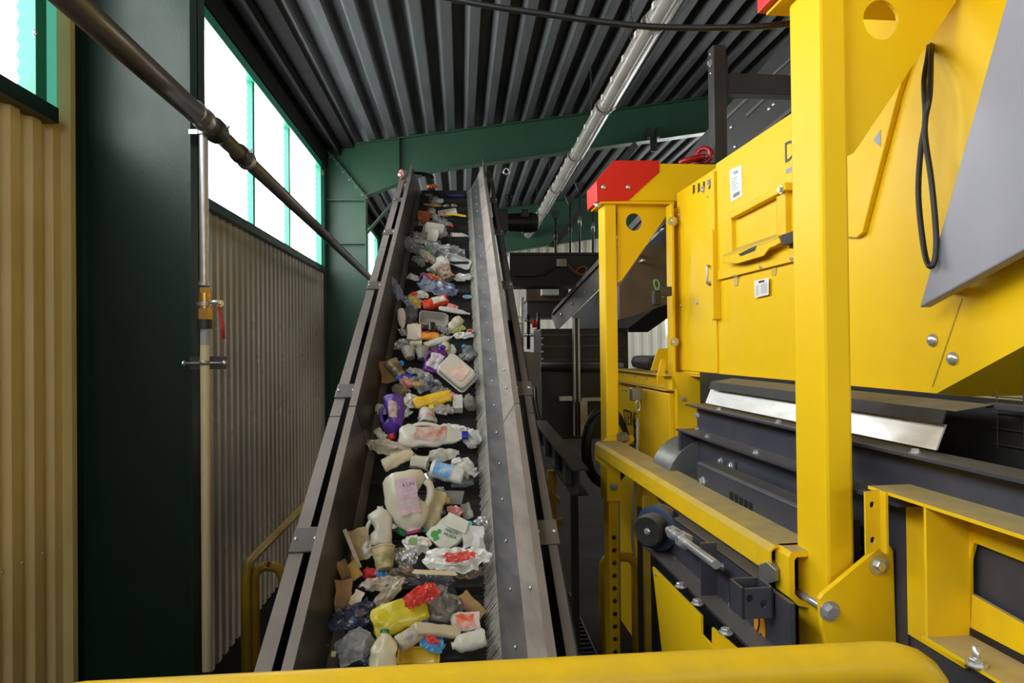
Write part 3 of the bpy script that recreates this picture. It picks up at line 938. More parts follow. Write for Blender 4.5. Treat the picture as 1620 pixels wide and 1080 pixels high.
def film(z, p0, p1, w_, label, kind, h=.06, k=.55, th=.30, name='plastic_film', cat='film', sharp=1.0, seg=18, grp='plastic waste riding on the conveyor belt'):
    """crumpled bag or sheet; thick lumps keep a closed surface"""
    A, Bp, W, n = place(z, p0, p1, w_, h, k)
    m, L = wframe(A, Bp, n)
    SEED[0] += 1; sd = SEED[0]
    g = G(); mn = min(W, L)
    if th >= .6:
        nu, nv = 24, 14
        vv = []
        for j in range(nv + 1):
            ph_ = math.pi * (j / nv - .5)
            for i in range(nu):
                a = 2 * math.pi * i / nu
                d = V((math.cos(ph_) * math.cos(a), math.cos(ph_) * math.sin(a), math.sin(ph_)))
                q = 1 + .25 * nz(d, 1.8, sd) + (.22 - .44 * abs(nz(d, 3.1, sd + 5))) * sharp
                vv.append(V((d.x * W / 2 * q, d.y * L / 2 * q, d.z * W * th / 2 * q)))
        g.add(vv, [(j * nu + i, j * nu + (i + 1) % nu, (j + 1) * nu + (i + 1) % nu, (j + 1) * nu + i) for j in range(nv) for i in range(nu)])
    else:
        nx = ny = seg + 4
        asp = L / W
        vv = []
        for j in range(ny + 1):
            for i in range(nx + 1):
                u, v = 2 * i / nx - 1, 2 * j / ny - 1
                # square to rounded outline with torn edge
                x = u * math.sqrt(1 - v * v * .38); y = v * math.sqrt(1 - u * u * .38)
                e_ = 1 + .26 * nz((x, y, 0), 1.3, sd) + .10 * nz((x, y, 0), 4, sd + 3)
                x *= e_; y *= e_
                q = V((x, y * max(.6, min(1.8, asp)), 0))
                r1 = 1 - 2.2 * abs(nz(q, 1.1, sd + 5)); r2 = 1 - 2.2 * abs(nz(q, 2.3, sd + 9)); r3 = nz(q, 4.6, sd + 21)
                rr = min(1.0, x * x + y * y)
                zz = mn * ((.20 * r1 + .10 * r2 + .05 * r3) * sharp + .20 * (1 - rr) - .10 * rr)
                vv.append(V((x * W / 2 + nz(q, 2.2, sd + 13) * mn * .12 * sharp, y * L / 2 + nz(q, 2.2, sd + 17) * mn * .12 * sharp, zz)))
        k_ = nx + 1
        g.add(vv, [(j * k_ + i, j * k_ + i + 1, (j + 1) * k_ + i + 1, (j + 1) * k_ + i) for j in range(ny) for i in range(nx)])
    o = done(g, m).obj(name, FILM[kind] if isinstance(kind, str) else kind, None, 32)
    tag(o, label, cat, grp)
    return o
def tub(z, p0, p1, w_, label, c, depth=.35, h=.06, k=.55, lid=None, name='plastic_tub', cat='tub', trans=0, alpha=1, rimc=None, taper=.82, flip=False, rot=0, lab=None):
    """rectangular container with open top (or closed by a lid) facing the viewer; p0-p1 spans its long side"""
    A, Bp, W, n = place(z, p0, p1, w_, h, k)
    m, L = wframe(A, Bp, n)
    if rot: m = m @ Matrix.Rotation(rot, 4, 'X')
    SEED[0] += 1; sd = SEED[0]
    e = thing(name, label, cat, m)
    D = min(W, L) * depth
    def loop(f, z_, nseg=4, rad=.22):
        pts = []
        hx, hy = W / 2 * f, L / 2 * f
        r_ = min(hx, hy) * rad * 2
        for (sx, sy, a0) in ((1, 1, 0), (-1, 1, 90), (-1, -1, 180), (1, -1, 270)):
            for i in range(nseg + 1):
                a = math.radians(a0 + 90 * i / nseg)
                pts.append(V((sx * (hx - r_) + r_ * math.cos(a), sy * (hy - r_) + r_ * math.sin(a), z_)))
        return pts
    sg = -1 if not flip else 1
    loops = [loop(taper, sg * D), loop((taper + 1) / 2, sg * D * .5), loop(.985, 0), loop(1.05, 0), loop(1.05, -.02 * W * sg), loop(.99, -.03 * W * sg)] if not flip else [loop(1.04, 0), loop(1.04, D * .08), loop(.985, D * .08), loop((taper + 1) / 2, D * .5), loop(taper + .02, D * .95), loop(taper - .04, D)]
    nn = len(loops[0])
    g = G()
    if flip:
        g.add([p for l in loops for p in l], [(a * nn + i, a * nn + (i + 1) % nn, (a + 1) * nn + (i + 1) % nn, (a + 1) * nn + i) for a in range(len(loops) - 1) for i in range(nn)] + [tuple(range((len(loops) - 1) * nn, len(loops) * nn))])
    else:
        inner = [loop(1.05, 0), loop(.965, 0), loop((taper + .97) / 2, -D * .5), loop(taper - .03, -D * .95)]
        outer = [loop(1.05, 0), loop(1.05, -.035 * W), loop(.995, -.04 * W), loop((taper + 1.02) / 2, -D * .5), loop(taper, -D)]
        for ls in (inner, outer):
            g.add([p for l in ls for p in l], [(a * nn + i, a * nn + (i + 1) % nn, (a + 1) * nn + (i + 1) % nn, (a + 1) * nn + i) for a in range(len(ls) - 1) for i in range(nn)] + [tuple(range((len(ls) - 1) * nn, len(ls) * nn))])
    crumple(g, W * .06, 3.5 / W, sd)
    done(g, m).obj('body', plastic(c, .3, trans=trans, alpha=alpha), e, 40)
    zt = D if flip else 0
    if lid:
        f = taper - .04 if flip else 1.02
        g = G(); a, b = loop(f, zt + .001), loop(f * .98, zt + W * .03)
        g.add(a + b, [(i, (i + 1) % nn, (i + 1) % nn + nn, i + nn) for i in range(nn)] + [tuple(range(nn)), tuple(range(2 * nn - 1, nn - 1, -1))])
        crumple(g, W * .06, 3.5 / W, sd)
        done(g, m).obj('lid', plastic(lid, .35), e, 40)
    if lab:
        f = .66
        g = G(); a, b = loop(f, zt + W * .035), loop(f, zt + W * .05)
        g.add(a + b, [(i, (i + 1) % nn, (i + 1) % nn + nn, i + nn) for i in range(nn)] + [tuple(range(nn)), tuple(range(2 * nn - 1, nn - 1, -1))])
        crumple(g, W * .06, 3.5 / W, sd)
        done(g, m).obj('printed_label', mat('tub print %d' % sd, lab, .45, dirt=(.75, .68, .62), dirt_amt=.9, scale=16), e)
    return e, m, W, L
def cup(z, p0, p1, w_, label, c, r1=.78, h=.06, k=.5, name='plastic_cup', cat='cup', inside=None, lab=None, dent=.06, flat=.92):
    """p0 = closed end, p1 = open mouth"""
    A, Bp, W, n = place(z, p0, p1, w_, h, k)
    m, L = wframe(A, Bp, n)
    SEED[0] += 1; sd = SEED[0]
    e = thing(name, label, cat, m)
    pr = [(r1 * .9, 0), (r1, .02), (r1 + (1 - r1) * .3, .3), (r1 + (1 - r1) * .6, .6), (.98, .93), (1.05, .95), (1.05, 1), (.94, 1), (.92, .95), (r1 * .96, .2), (r1 * .7, .08), (.02, .07)]
    g = lathe_y([(r, -L / 2 + t * L) for r, t in pr], W, W * flat, 22, 2.0)
    crumple(g, W * dent, 4 / W, sd)
    done(g, m).obj('body', plastic(c, .35) if not isinstance(c, bpy.types.Material) else c, e, 40)
    if lab:
        g = lathe_y([(r1 + (1 - r1) * t + .025, -L / 2 + t * L) for t in (.15, .3, .45, .6, .75)], W, W * flat, 22, 2.0)
        g.f = g.f[:-2]
        crumple(g, W * dent, 4 / W, sd)
        done(g, m).obj('printed_label', mat('cup print %d' % sd, lab[0], .45, dirt=lab[1], dirt_amt=.95, scale=18), e, True)
    return e
def carton(z, p0, p1, w_, label, c, depth=.5, h=.06, k=.5, name='carton', cat='carton', dent=.10, panel=None):
    """crushed box, p0-p1 its length"""
    A, Bp, W, n = place(z, p0, p1, w_, h, k)
    m, L = wframe(A, Bp, n)
    SEED[0] += 1; sd = SEED[0]
    e = thing(name, label, cat, m)
    D = min(W, L) * depth
    def grid(fx, fy, z_):
        return [(x * W / 2 * fx, y * L / 2 * fy, z_) for y in (-1, -.5, 0, .5, 1) for x in (-1, -.5, 0, .5, 1)]
    g = G()
    top = grid(.96, .97, D / 2); bot = grid(.96, .97, -D / 2)
    q = [(j * 5 + i, j * 5 + i + 1, j * 5 + i + 6, j * 5 + i + 5) for j in range(4) for i in range(4)]
    vv = top + bot
    ff = q + [tuple(25 + i for i in reversed(f)) for f in q]
    rim = [0, 1, 2, 3, 4, 9, 14, 19, 24, 23, 22, 21, 20, 15, 10, 5]
    for a, b in zip(rim, rim[1:] + rim[:1]): ff.append((b, a, a + 25, b + 25))
    g.add(vv, ff)
    crumple(g, min(W, L) * dent * 1.6, 3.2 / max(W, L), sd)
    mm = plastic(c, .55) if not isinstance(c, bpy.types.Material) else c
    done(g, m).obj('body', mm, e, 30, bevel=W * .02)
    if panel:
        g = G(); vv = [(x * W / 2 * .72, y * L / 2 * .62, D / 2 + W * .03) for y in (-1, -.5, 0, .5, 1) for x in (-1, -.5, 0, .5, 1)]
        g.add(vv, q)
        crumple(g, min(W, L) * dent * 1.6, 3.2 / max(W, L), sd)
        done(g, m).obj('printed_panel', mat('carton print %d' % sd, panel, .5, dirt=(.7, .66, .6), dirt_amt=.8, scale=22), e, True)
    return e, m, W, L, D
def sheet(z, p0, p1, w_, label, m_, curl=.25, h=.08, k=.5, name='cardboard_piece', cat='cardboard', th=.03, dent=.12):
    A, Bp, W, n = place(z, p0, p1, w_, h, k)
    m, L = wframe(A, Bp, n)
    SEED[0] += 1; sd = SEED[0]
    g = G(); nx, ny = 6, 10
    def srf(off):
        out = []
        for j in range(ny + 1):
            for i in range(nx + 1):
                x = -.5 + i / nx; y = -.5 + j / ny
                out.append(V((x * W * (1 + .12 * nz((y * 3, 0, 0), 1, sd)), y * L * (1 + .08 * nz((x * 3, 1, 0), 1, sd)), (x * x * 4 - .3) * curl * W + off)))
        return out
    a, b = srf(0), srf(min(W * th, .006))
    n1 = len(a)
    q = [(j * (nx + 1) + i, j * (nx + 1) + i + 1, (j + 1) * (nx + 1) + i + 1, (j + 1) * (nx + 1) + i) for j in range(ny) for i in range(nx)]
    ff = [tuple(reversed(f)) for f in q] + [tuple(n1 + i for i in f) for f in q]
    rim = [i for i in range(nx + 1)] + [j * (nx + 1) + nx for j in range(1, ny + 1)] + [ny * (nx + 1) + i for i in range(nx - 1, -1, -1)] + [j * (nx + 1) for j in range(ny - 1, 0, -1)]
    for p, q_ in zip(rim, rim[1:] + rim[:1]): ff.append((p, q_, q_ + n1, p + n1))
    g.add(a + b, ff)
    crumple(g, W * dent, 2.5 / max(W, L), sd)
    o = done(g, m).obj(name, m_, None, 30)
    return tag(o, label, cat, 'plastic waste riding on the conveyor belt')
def disc(z, p0, p1, w_, label, c, h=.06, k=.7, name='plastic_disc', cat='lid', mid=None):
    A, Bp, W, n = place(z, p0, p1, w_, h, k)
    m, L = wframe(A, Bp, n)
    e = thing(name, label, cat, m)
    g = G().lathe([(.80, -.10), (.98, -.10), (1, -.06), (1, .08), (.93, .10), (.88, .05), (.1, .05)], 22)
    g.v = [m @ V((p.x * W / 2, p.y * L / 2, p.z * min(W, L) * .8)) for p in g.v]
    g.obj('rim', plastic(c, .35), e, 35)
    if mid:
        g = G().lathe([(.80, .055), (.78, .075), (.05, .075)], 20)
        g.v = [m @ V((p.x * W / 2, p.y * L / 2, p.z * min(W, L) * .8)) for p in g.v]
        g.obj('printed_label', plastic(mid, .4), e, 35)
    return e

# ---- the pieces, from the head of the belt down to the railing
film(5, (480, 92), (608, 122), 42, 'black plastic bag flapping over the top edge of the left side wall', mat('matt black bag', (.010, .010, .012), .6, spec=.2), h=.30, sharp=.35, k=.3, name='plastic_bag', cat='bag')
film(5, (380, 130), (400, 75), 34, 'pink and white wrapper caught outside the left wall at the conveyor head', 'pink', h=.40, name='wrapper', cat='wrapper')
film(5, (560, 188), (648, 184), 30, 'red orange wrapper lying on the topmost cleat', 'orange', name='wrapper', cat='wrapper')
film(5, (690, 243), (815, 249), 18, 'dark blue strip of film below the topmost cleat', mat('dark blue film', (.02, .04, .22), .3), h=.05)
film(5, (542, 242), (605, 245), 22, 'small brown wrapper beside the dark blue strip near the belt top', 'brown', h=.05, name='wrapper', cat='wrapper')
film(5, (600, 310), (622, 252), 44, 'clear pointed bag end standing on the second cleat from the top', 'clear', h=.07, name='plastic_bag', cat='bag')
film(5, (540, 306), (665, 312), 22, 'thin yellowish food wrapper lying along the second cleat', 'gold', h=.05, name='wrapper', cat='wrapper')
disc(5, (668, 313), (694, 313), 14, 'tiny white cap at the foot of the clear pointed bag', WHT)
tub(5, (640, 370), (755, 350), 52, 'crushed white bowl behind the yellow tube with the red cap', WHT, .4, h=.10)
bottle(5, (820, 382), (682, 362), 17, 'thin yellow tube with bright red cap near the belt top', srgb(226, 190, 60), srgb(214, 30, 30), 'tube', .6, h=.11, caplen=.16, name='squeeze_tube', cat='tube')
film(5, (580, 350), (652, 425), 52, 'striped grey white bag between the orange box and the crushed bowl', 'grey', h=.09, name='plastic_bag', cat='bag')
carton(5, (540, 360), (540, 440), 78, 'orange brown carton standing high on the left side of the belt', mat('orange carton', srgb(168, 90, 48), .6, dirt_amt=.4), .6, h=.09)
film(5, (640, 412), (735, 450), 38, 'clear film with a red end below the striped bag', 'clear', h=.08)
film(5, (705, 430), (735, 450), 20, 'small dark red scrap at the end of the clear film', 'red', h=.10, name='wrapper', cat='wrapper')
film(5, (470, 432), (560, 445), 46, 'brown netted film under the orange brown carton', 'brown', h=.06)
tub(5, (540, 470), (685, 492), 92, 'upturned clear white food tray below the orange brown carton', srgb(196, 188, 178), .45, h=.11, flip=True, name='food_tray', cat='tray')
sheet(5, (600, 470), (600, 540), 70, 'white card square in front of the upturned food tray', plastic(srgb(205, 198, 190), .5), .1, h=.13, name='paper_card', cat='card')
film(5, (462, 505), (605, 535), 66, 'crumpled grey bag left of the white card square', 'grey', h=.08, name='plastic_bag', cat='bag')
cup(5, (478, 545), (524, 548), 32, 'small white ring shaped cup showing a dark mouth', WHT, .8, h=.13)
disc(5, (694, 523), (718, 523), 20, 'small white jar lid standing beside the white bottle with blue end', WHT, h=.05)
bottle(5, (732, 510), (838, 518), 46, 'white oval bottle with light blue cap alone on its cleat', WHT, srgb(70, 140, 220), 'oval', .8, h=.05, caplen=.14)
film(5, (368, 530), (535, 612), 88, 'clear bag reaching up the left side wall', 'clear', h=.13, name='plastic_bag', cat='bag', sharp=1.2)
film(5, (540, 585), (815, 650), 115, 'large clear crinkled sheet spread across the belt', 'clear', h=.08, sharp=1.2, seg=26)
film(5, (528, 606), (612, 628), 38, 'shiny green wrapper in front of the large clear crinkled sheet', 'green', h=.13, name='wrapper', cat='wrapper')
film(5, (512, 605), (622, 690), 56, 'beige printed wrapper below the green one', 'beige', h=.11, name='wrapper', cat='wrapper')
film(5, (470, 650), (550, 700), 60, 'clear film scrap with yellow edge left of the beige wrapper', 'clear', h=.07)
tub(5, (690, 650), (845, 705), 74, 'translucent tray lying slanted under the large clear sheet', srgb(190, 190, 188), .35, h=.08, name='food_tray', cat='tray')
film(5, (632, 662), (705, 692), 54, 'crushed pale cup shaped scrap beside the slanted tray', 'white', h=.09, th=.6)
cup(5, (600, 745), (655, 700), 74, 'white tub tipped beside the brown printed carton', WHT, .8, h=.10, k=.4)
carton(5, (660, 725), (712, 800), 84, 'brown printed drinks carton leaning beside the white tub', mat('brown carton', srgb(150, 128, 108), .55, dirt_amt=.3), .7, h=.10, panel=srgb(110, 70, 48))
film(5, (738, 785), (852, 782), 56, 'white crumpled bag at the brush right of the brown carton', 'white', h=.07, name='plastic_bag', cat='bag')
film(5, (430, 772), (512, 798), 44, 'white crumpled scrap on the left end of its cleat', 'white', h=.07)
film(5, (528, 768), (640, 790), 46, 'orange brown snack wrapper left of the brown carton', 'orange', h=.07, name='wrapper', cat='wrapper')
A, Bp, W_, n_ = place(5, (515, 800), (578, 792), 12, .14)
o = G().tube(smooth_path([A, A + V((.01, 0, .04)), (A + Bp) / 2 + V((0, 0, .05)), Bp]), .006, 8).obj('blue_strap', plastic((.01, .03, .55), .4), None, True)
tag(o, 'thin bright blue strap looped over the blue tinted sheet', 'strap', 'plastic waste riding on the conveyor belt')
film(5, (505, 835), (772, 890), 118, 'large blue tinted crinkled sheet across the belt', 'blue', h=.11, sharp=1.2, seg=26, name='plastic_bag', cat='bag')
film(5, (310, 775), (400, 935), 62, 'long bluish film strip standing up against the left side wall', 'blue', h=.22, name='plastic_film')
film(5, (390, 905), (500, 1005), 48, 'lower end of the bluish strip lying on the belt', 'blue', h=.12)
film(5, (448, 905), (575, 900), 60, 'white wrapper with red print below the blue tinted sheet', 'white', h=.10, name='wrapper', cat='wrapper')
film(5, (452, 888), (500, 892), 26, 'small red scrap on the white wrapper', 'red', h=.15, name='wrapper', cat='wrapper')
film(5, (440, 905), (520, 980), 52, 'yellow sweet wrapper left of the red bottle', 'yellow', h=.10, name='wrapper', cat='wrapper')
bottle(5, (695, 925), (538, 972), 74, 'red orange bottle with open end below the blue tinted sheet', srgb(226, 70, 40), None, 'can', .85, lab=(srgb(220, 210, 196), .1, .6, .6), h=.11, dent=.12)
disc(5, (796, 910), (858, 912), 26, 'white jar lid with blue ring at the brush', WHT, h=.04, mid=srgb(80, 170, 210))
film(5, (700, 960), (765, 1005), 50, 'small red and brown wrapper at the end of the red orange bottle', 'pink', h=.09, name='wrapper', cat='wrapper')
bottle(5, (640, 985), (838, 1022), 36, 'slim white squeeze tube lying across the belt below the red bottle', WHT, WHT, 'oval', .6, h=.11, caplen=.08, name='squeeze_tube', cat='tube')

bottle(6, (335, 310), (345, 450), 58, 'slender white bottle leaning by the left skirt', WHT, None, 'oval', .7, h=.16)
film(6, (330, 445), (365, 505), 50, 'silver foil scrap below the slender white bottle', 'silver', h=.09, name='wrapper', cat='wrapper')
film(6, (395, 300), (395, 420), 96, 'dark clear bag balled up beside the slender white bottle', 'dark', h=.10, th=.7, name='plastic_bag', cat='bag')
tub(6, (468, 372), (668, 375), 125, 'open translucent rectangular tub standing on the belt', srgb(176, 172, 168), .55, h=.15, alpha=.8, k=.35, rot=-.15)
cup(6, (552, 470), (552, 418), 56, 'black plastic cup in front of the translucent tub', (.02, .02, .02, 1), .85, h=.16, k=.3)
film(6, (415, 418), (492, 428), 34, 'small dark yellow wrapper left of the black cup', 'gold', h=.11, name='wrapper', cat='wrapper')
bottle(6, (765, 375), (672, 462), 78, 'cream shampoo bottle with printed label right of the translucent tub', CRM, None, 'oval', .6, lab=(srgb(190, 180, 160), .2, .6, .6), h=.11)
film(6, (600, 440), (690, 480), 66, 'clear crumpled cup shell below the cream bottle', 'clear', h=.12)
film(6, (695, 468), (795, 440), 46, 'pale green yellow wrapper right of the cream bottle', mat('lime wrapper', srgb(190, 196, 110), .4, dirt_amt=.4), h=.08, name='wrapper', cat='wrapper')
film(6, (700, 500), (848, 492), 54, 'white flattened bag at the brush below the lime wrapper', 'white', h=.07, name='plastic_bag', cat='bag')
disc(6, (800, 466), (850, 466), 30, 'white lid with red centre at the brush', WHT, h=.07, mid=srgb(190, 40, 50))
carton(6, (425, 545), (425, 430), 100, 'white canister with dirty stains left of the orange bottle', srgb(214, 208, 194), .6, h=.13, name='canister', cat='canister')
bottle(6, (605, 508), (475, 506), 54, 'orange bottle with round cream end below the black cup', srgb(222, 150, 50), srgb(226, 206, 180), 'can', .9, h=.15, caplen=.2)
film(6, (478, 475), (600, 482), 24, 'thin red strip of wrapper above the orange bottle', 'red', h=.14, name='wrapper', cat='wrapper')
bottle(6, (500, 570), (695, 510), 52, 'white ribbed bottle with wide neck below the orange bottle', srgb(200, 198, 192), None, 'ribbed', .85, h=.14, neck_open=True)
cup(6, (400, 555), (484, 556), 46, 'cream shallow tub below the stained canister', CRM, .85, h=.15)
film(6, (288, 575), (392, 545), 80, 'crinkled silver foil bag at the left skirt', 'silver', h=.11, name='foil_bag', cat='bag')
cup(6, (400, 660), (385, 590), 100, 'grey plastic bowl tipped towards the belt foot', srgb(170, 166, 160), .7, h=.13, k=.5)
cup(6, (490, 670), (485, 590), 98, 'clear domed cup lid beside the grey bowl', srgb(150, 146, 142), .7, h=.13, k=.5)
bottle(6, (548, 770), (628, 580), 150, 'purple bottle with torn white label and blue cap in mid belt', srgb(104, 34, 128), srgb(40, 70, 200), 'bottle', .55, lab=(srgb(206, 200, 200), .12, .62, .62), h=.14, caplen=.10, handle=(-1, .55), labc2=(.20, .04, .28))
bottle(6, (655, 615), (652, 535), 62, 'beige bottle behind the purple bottle', srgb(200, 176, 136), None, 'bottle', .8, h=.12)
bottle(6, (690, 650), (700, 560), 62, 'white crushed bottle right of the beige bottle', srgb(190, 190, 184), None, 'oval', .6, h=.09, dent=.2)
bottle(6, (850, 660), (782, 575), 88, 'clear water bottle with light blue cap by the brush', srgb(130, 134, 138), srgb(70, 160, 220), 'bottle', .8, h=.07, caplen=.14, alpha=.75, dent=.18)
film(6, (740, 655), (850, 640), 60, 'clear crushed bottle shell below the light blue cap', 'clear', h=.06)
tub(6, (640, 690), (830, 850), 175, 'large white margarine tub with pink printed lid lying slanted', WHT, .32, h=.13, flip=True, lab=srgb(214, 168, 156), taper=.92, lid=WHT)
sheet(6, (215, 680), (255, 830), 100, 'brown cardboard flap against the left skirt', CARD, .2, h=.14)
cup(6, (340, 790), (262, 690), 100, 'brown floral patterned cup beside the cardboard flap', srgb(150, 138, 110), .75, h=.17, lab=(srgb(120, 100, 60), (.05, .045, .035)))
disc(6, (312, 696), (358, 696), 44, 'light blue round cap above the floral cup', srgb(50, 130, 200), h=.17)
bottle(6, (300, 800), (415, 790), 48, 'blue bottle base below the floral cup', srgb(40, 70, 180), None, 'can', .8, h=.14)
film(6, (340, 800), (420, 860), 64, 'pink red crumpled wrapper below the blue bottle base', 'pink', h=.13, name='wrapper', cat='wrapper')
film(6, (380, 745), (535, 765), 46, 'green flecked film above the large clear bag', 'grey', h=.09)
film(6, (415, 800), (625, 890), 135, 'large clear crumpled bag left of the margarine tub', 'clear', h=.11, sharp=1.3, seg=24, name='plastic_bag', cat='bag')
film(6, (412, 842), (474, 840), 36, 'gold wrapper in the middle of the large clear bag', 'gold', h=.18, name='wrapper', cat='wrapper')
film(6, (500, 830), (600, 870), 70, 'dark navy film under the clear bag left of the margarine tub', 'navy', h=.12)
film(6, (300, 850), (375, 920), 100, 'brownish clear bag above the purple jug', 'brown', h=.12, name='plastic_bag', cat='bag')
bottle(6, (688, 925), (428, 985), 92, 'bright yellow flat bottle lying across the belt', srgb(224, 180, 44), None, 'can', .55, h=.14, dent=.12)
disc(6, (530, 1003), (568, 1003), 34, 'bright yellow cap below the yellow flat bottle', srgb(214, 204, 60), h=.16)
film(6, (345, 950), (445, 985), 120, 'frosted white bag between the purple jug and the yellow flat bottle', 'white', h=.11, name='plastic_bag', cat='bag')
film(6, (670, 920), (750, 950), 60, 'pink white wrapper at the end of the yellow flat bottle', 'pink', h=.09, name='wrapper', cat='wrapper')
film(6, (555, 1015), (710, 1035), 86, 'slate grey bag below the yellow flat bottle', 'grey', h=.09, name='plastic_bag', cat='bag')
carton(6, (735, 930), (738, 1030), 72, 'white folded drinks carton by the grey foam lump', srgb(200, 198, 194), .7, h=.10)
film(6, (780, 985), (868, 965), 120, 'grey foam lump at the brush beside the white carton', mat('grey foam', srgb(120, 116, 110), .9, dirt_amt=.5, scale=20), h=.10, th=.8, sharp=.4, name='foam_lump', cat='foam')
film(6, (170, 990), (222, 1060), 70, 'white film scrap squeezed behind the purple jug', 'white', h=.12)

bottle(7, (345, 15), (330, 290), 150, 'deep purple jug with handle and red cap standing on its neck', srgb(84, 44, 150), srgb(206, 36, 30), 'oval', .6, lab=(srgb(190, 180, 190), .22, .58, .40), h=.17, caplen=.12, handle=(1, .52), k=.8, labc2=(.35, .12, .05), name='plastic_jug', cat='jug')
film(7, (225, 240), (290, 310), 60, 'white torn scrap under the purple jug', 'white', h=.08)
cup(7, (560, 120), (560, 212), 118, 'white yoghurt cup with red and blue print above the lying white jug', WHT, .82, h=.10, k=.4, lab=(srgb(200, 200, 204), (.45, .10, .12)))
bottle(7, (375, 290), (808, 284), 165, 'long white jug lying on its side with red label and navy blue cap', srgb(206, 202, 194), srgb(42, 44, 160), 'oval', .5, lab=(srgb(196, 176, 168), .26, .70, .55), h=.15, handle=(-1, .42), caplen=.10, labc2=(.45, .08, .06), name='plastic_jug', cat='jug')
film(7, (660, 225), (830, 250), 54, 'white bag behind the lying jug', 'white', h=.08, name='plastic_bag', cat='bag')
bottle(7, (870, 250), (850, 370), 100, 'white crushed bottle at the brush beside the navy blue cap', srgb(200, 200, 198), None, 'oval', .5, h=.10, dent=.25)
film(7, (155, 335), (465, 395), 105, 'long dirty beige bag stretched from the left wall', 'beige', h=.12, name='plastic_bag', cat='bag', sharp=.8, seg=24)
bottle(7, (275, 485), (480, 392), 92, 'cream scalloped bottle below the long beige bag', CRM, None, 'ribbed', .55, h=.15, pw=2)
cup(7, (455, 455), (570, 470), 96, 'crushed cup with round pale base beside the scalloped bottle', srgb(196, 190, 176), .8, h=.13, dent=.14)
bottle(7, (575, 425), (775, 402), 86, 'grey white crushed bottle with open neck in mid belt', srgb(180, 178, 172), None, 'oval', .5, h=.13, dent=.22, neck_open=True)
bottle(7, (800, 560), (590, 500), 112, 'white bottle with light blue label and broad white base', srgb(206, 206, 206), None, 'can', .85, lab=(srgb(96, 150, 206), .35, .9, .9), h=.14, dent=.06, labc2=(.5, .62, .75))
bottle(7, (750, 450), (885, 545), 100, 'crumpled white bottle with black open mouth at the brush', srgb(196, 194, 190), None, 'oval', .55, h=.12, dent=.25, neck_open=True)
cup(7, (560, 540), (585, 590), 70, 'small silver can end beside the bottle with blue label', mat('silver can', (.55, .55, .55), .3, .8), .9, h=.10)
bottle(7, (720, 600), (890, 590), 64, 'clear bottle with teal base under the blue labelled bottle', srgb(130, 140, 140), None, 'bottle', .8, h=.05, alpha=.75)
e, m, W, T, L = bottle(7, (408, 520), (478, 925), 300, 'biggest white detergent jug with pink printed label and magenta cap', srgb(200, 193, 178), srgb(160, 40, 110), 'oval', .42, lab=(srgb(198, 178, 190), .14, .72, .44), h=.22, k=.85, dent=.04, handle=(-1, .42), caplen=.05, name='plastic_jug', cat='jug', labc2=(.52, .25, .32))
text('4 UN', m @ V((-.05 * W, -.24 * L, T * .72)), m.to_3x3() @ V((0, 0, 1)), m.to_3x3() @ V((0, -1, 0)), W * .12, mat('navy print', (.04, .05, .16), .5), e)
for i in range(5):
    text('III IIII II IIIII', m @ V((-.05 * W, (-.14 + i * .06) * L, T * .70)), m.to_3x3() @ V((0, 0, 1)), m.to_3x3() @ V((0, -1, 0)), W * .035, greyink, e, width=W * .32)
sheet(7, (570, 690), (800, 700), 90, 'grey plastic sheet behind the detergent jug', plastic(srgb(112, 108, 106), .45), .15, h=.08, name='plastic_sheet', cat='sheet')
sheet(7, (682, 712), (712, 712), 36, 'small yellow sticker scrap on the grey sheet', plastic(srgb(206, 170, 30), .5), .1, h=.12, name='sticker_scrap', cat='scrap')
bottle(7, (640, 660), (560, 920), 130, 'cream ribbed bottle tucked under the detergent jug', srgb(196, 186, 152), srgb(60, 180, 200), 'ribbed', .55, h=.13)
film(7, (690, 770), (800, 790), 60, 'dark red stained film right of the ribbed bottle', 'pink', h=.09)
sheet(7, (810, 730), (840, 830), 60, 'translucent grey scrap standing at the brush', plastic(srgb(120, 116, 112), .4), .2, h=.08, name='plastic_sheet', cat='sheet')
bottle(7, (250, 1010), (255, 740), 165, 'white milk jug without cap standing left of the detergent jug', srgb(196, 190, 178), None, 'bottle', .55, h=.18, handle=(-1, .40), k=.75, dent=.07, name='plastic_jug', cat='jug')
film(7, (360, 890), (430, 935), 46, 'bright green scrap under the detergent jug', 'green', h=.10, name='wrapper', cat='wrapper')
e, m, W, L, D = carton(7, (620, 1010), (770, 850), 190, 'white and green milk pouch with leaf print right of the magenta cap', srgb(206, 208, 196), .22, h=.14, k=.7, name='milk_pouch', cat='pouch', dent=.08)
gm = mat('green print', (.05, .32, .06), .5)
for (x, y, r_) in ((-.30, -.30, .11), (-.12, -.36, .10), (-.24, -.14, .07)):
    g = G(); c = [V((x * W + r_ * W * math.cos(i * .45) * (1 + .2 * math.sin(i * 3)), y * L + r_ * L * math.sin(i * .45), D * .62)) for i in range(14)]
    g.prism([m @ p for p in c], m.to_3x3() @ V((0, 0, .003))); g.obj('leaf_print', gm, e)
text('HALUV\nMLEKA', m @ V((.12 * W, .05 * L, D * .68)), m.to_3x3() @ V((0, 0, 1)), m.to_3x3() @ V((-.4, 1, 0)), W * .15, mat('dark green print', (.02, .10, .05), .5), e)
sheet(7, (690, 830), (825, 890), 84, 'white printed card with green edge lying on the milk pouch', plastic(srgb(206, 206, 196), .5), .05, h=.20, k=.7, name='paper_card', cat='card', dent=.04)
carton(7, (865, 890), (868, 1040), 150, 'white cloth like bag with thin pink stripe at the brush', srgb(210, 206, 206), .3, h=.13, k=.7, name='plastic_bag', cat='bag', dent=.14)
disc(7, (848, 846), (848, 884), 26, 'turquoise bottle cap above the white bag with pink stripe', srgb(60, 180, 196), h=.15)
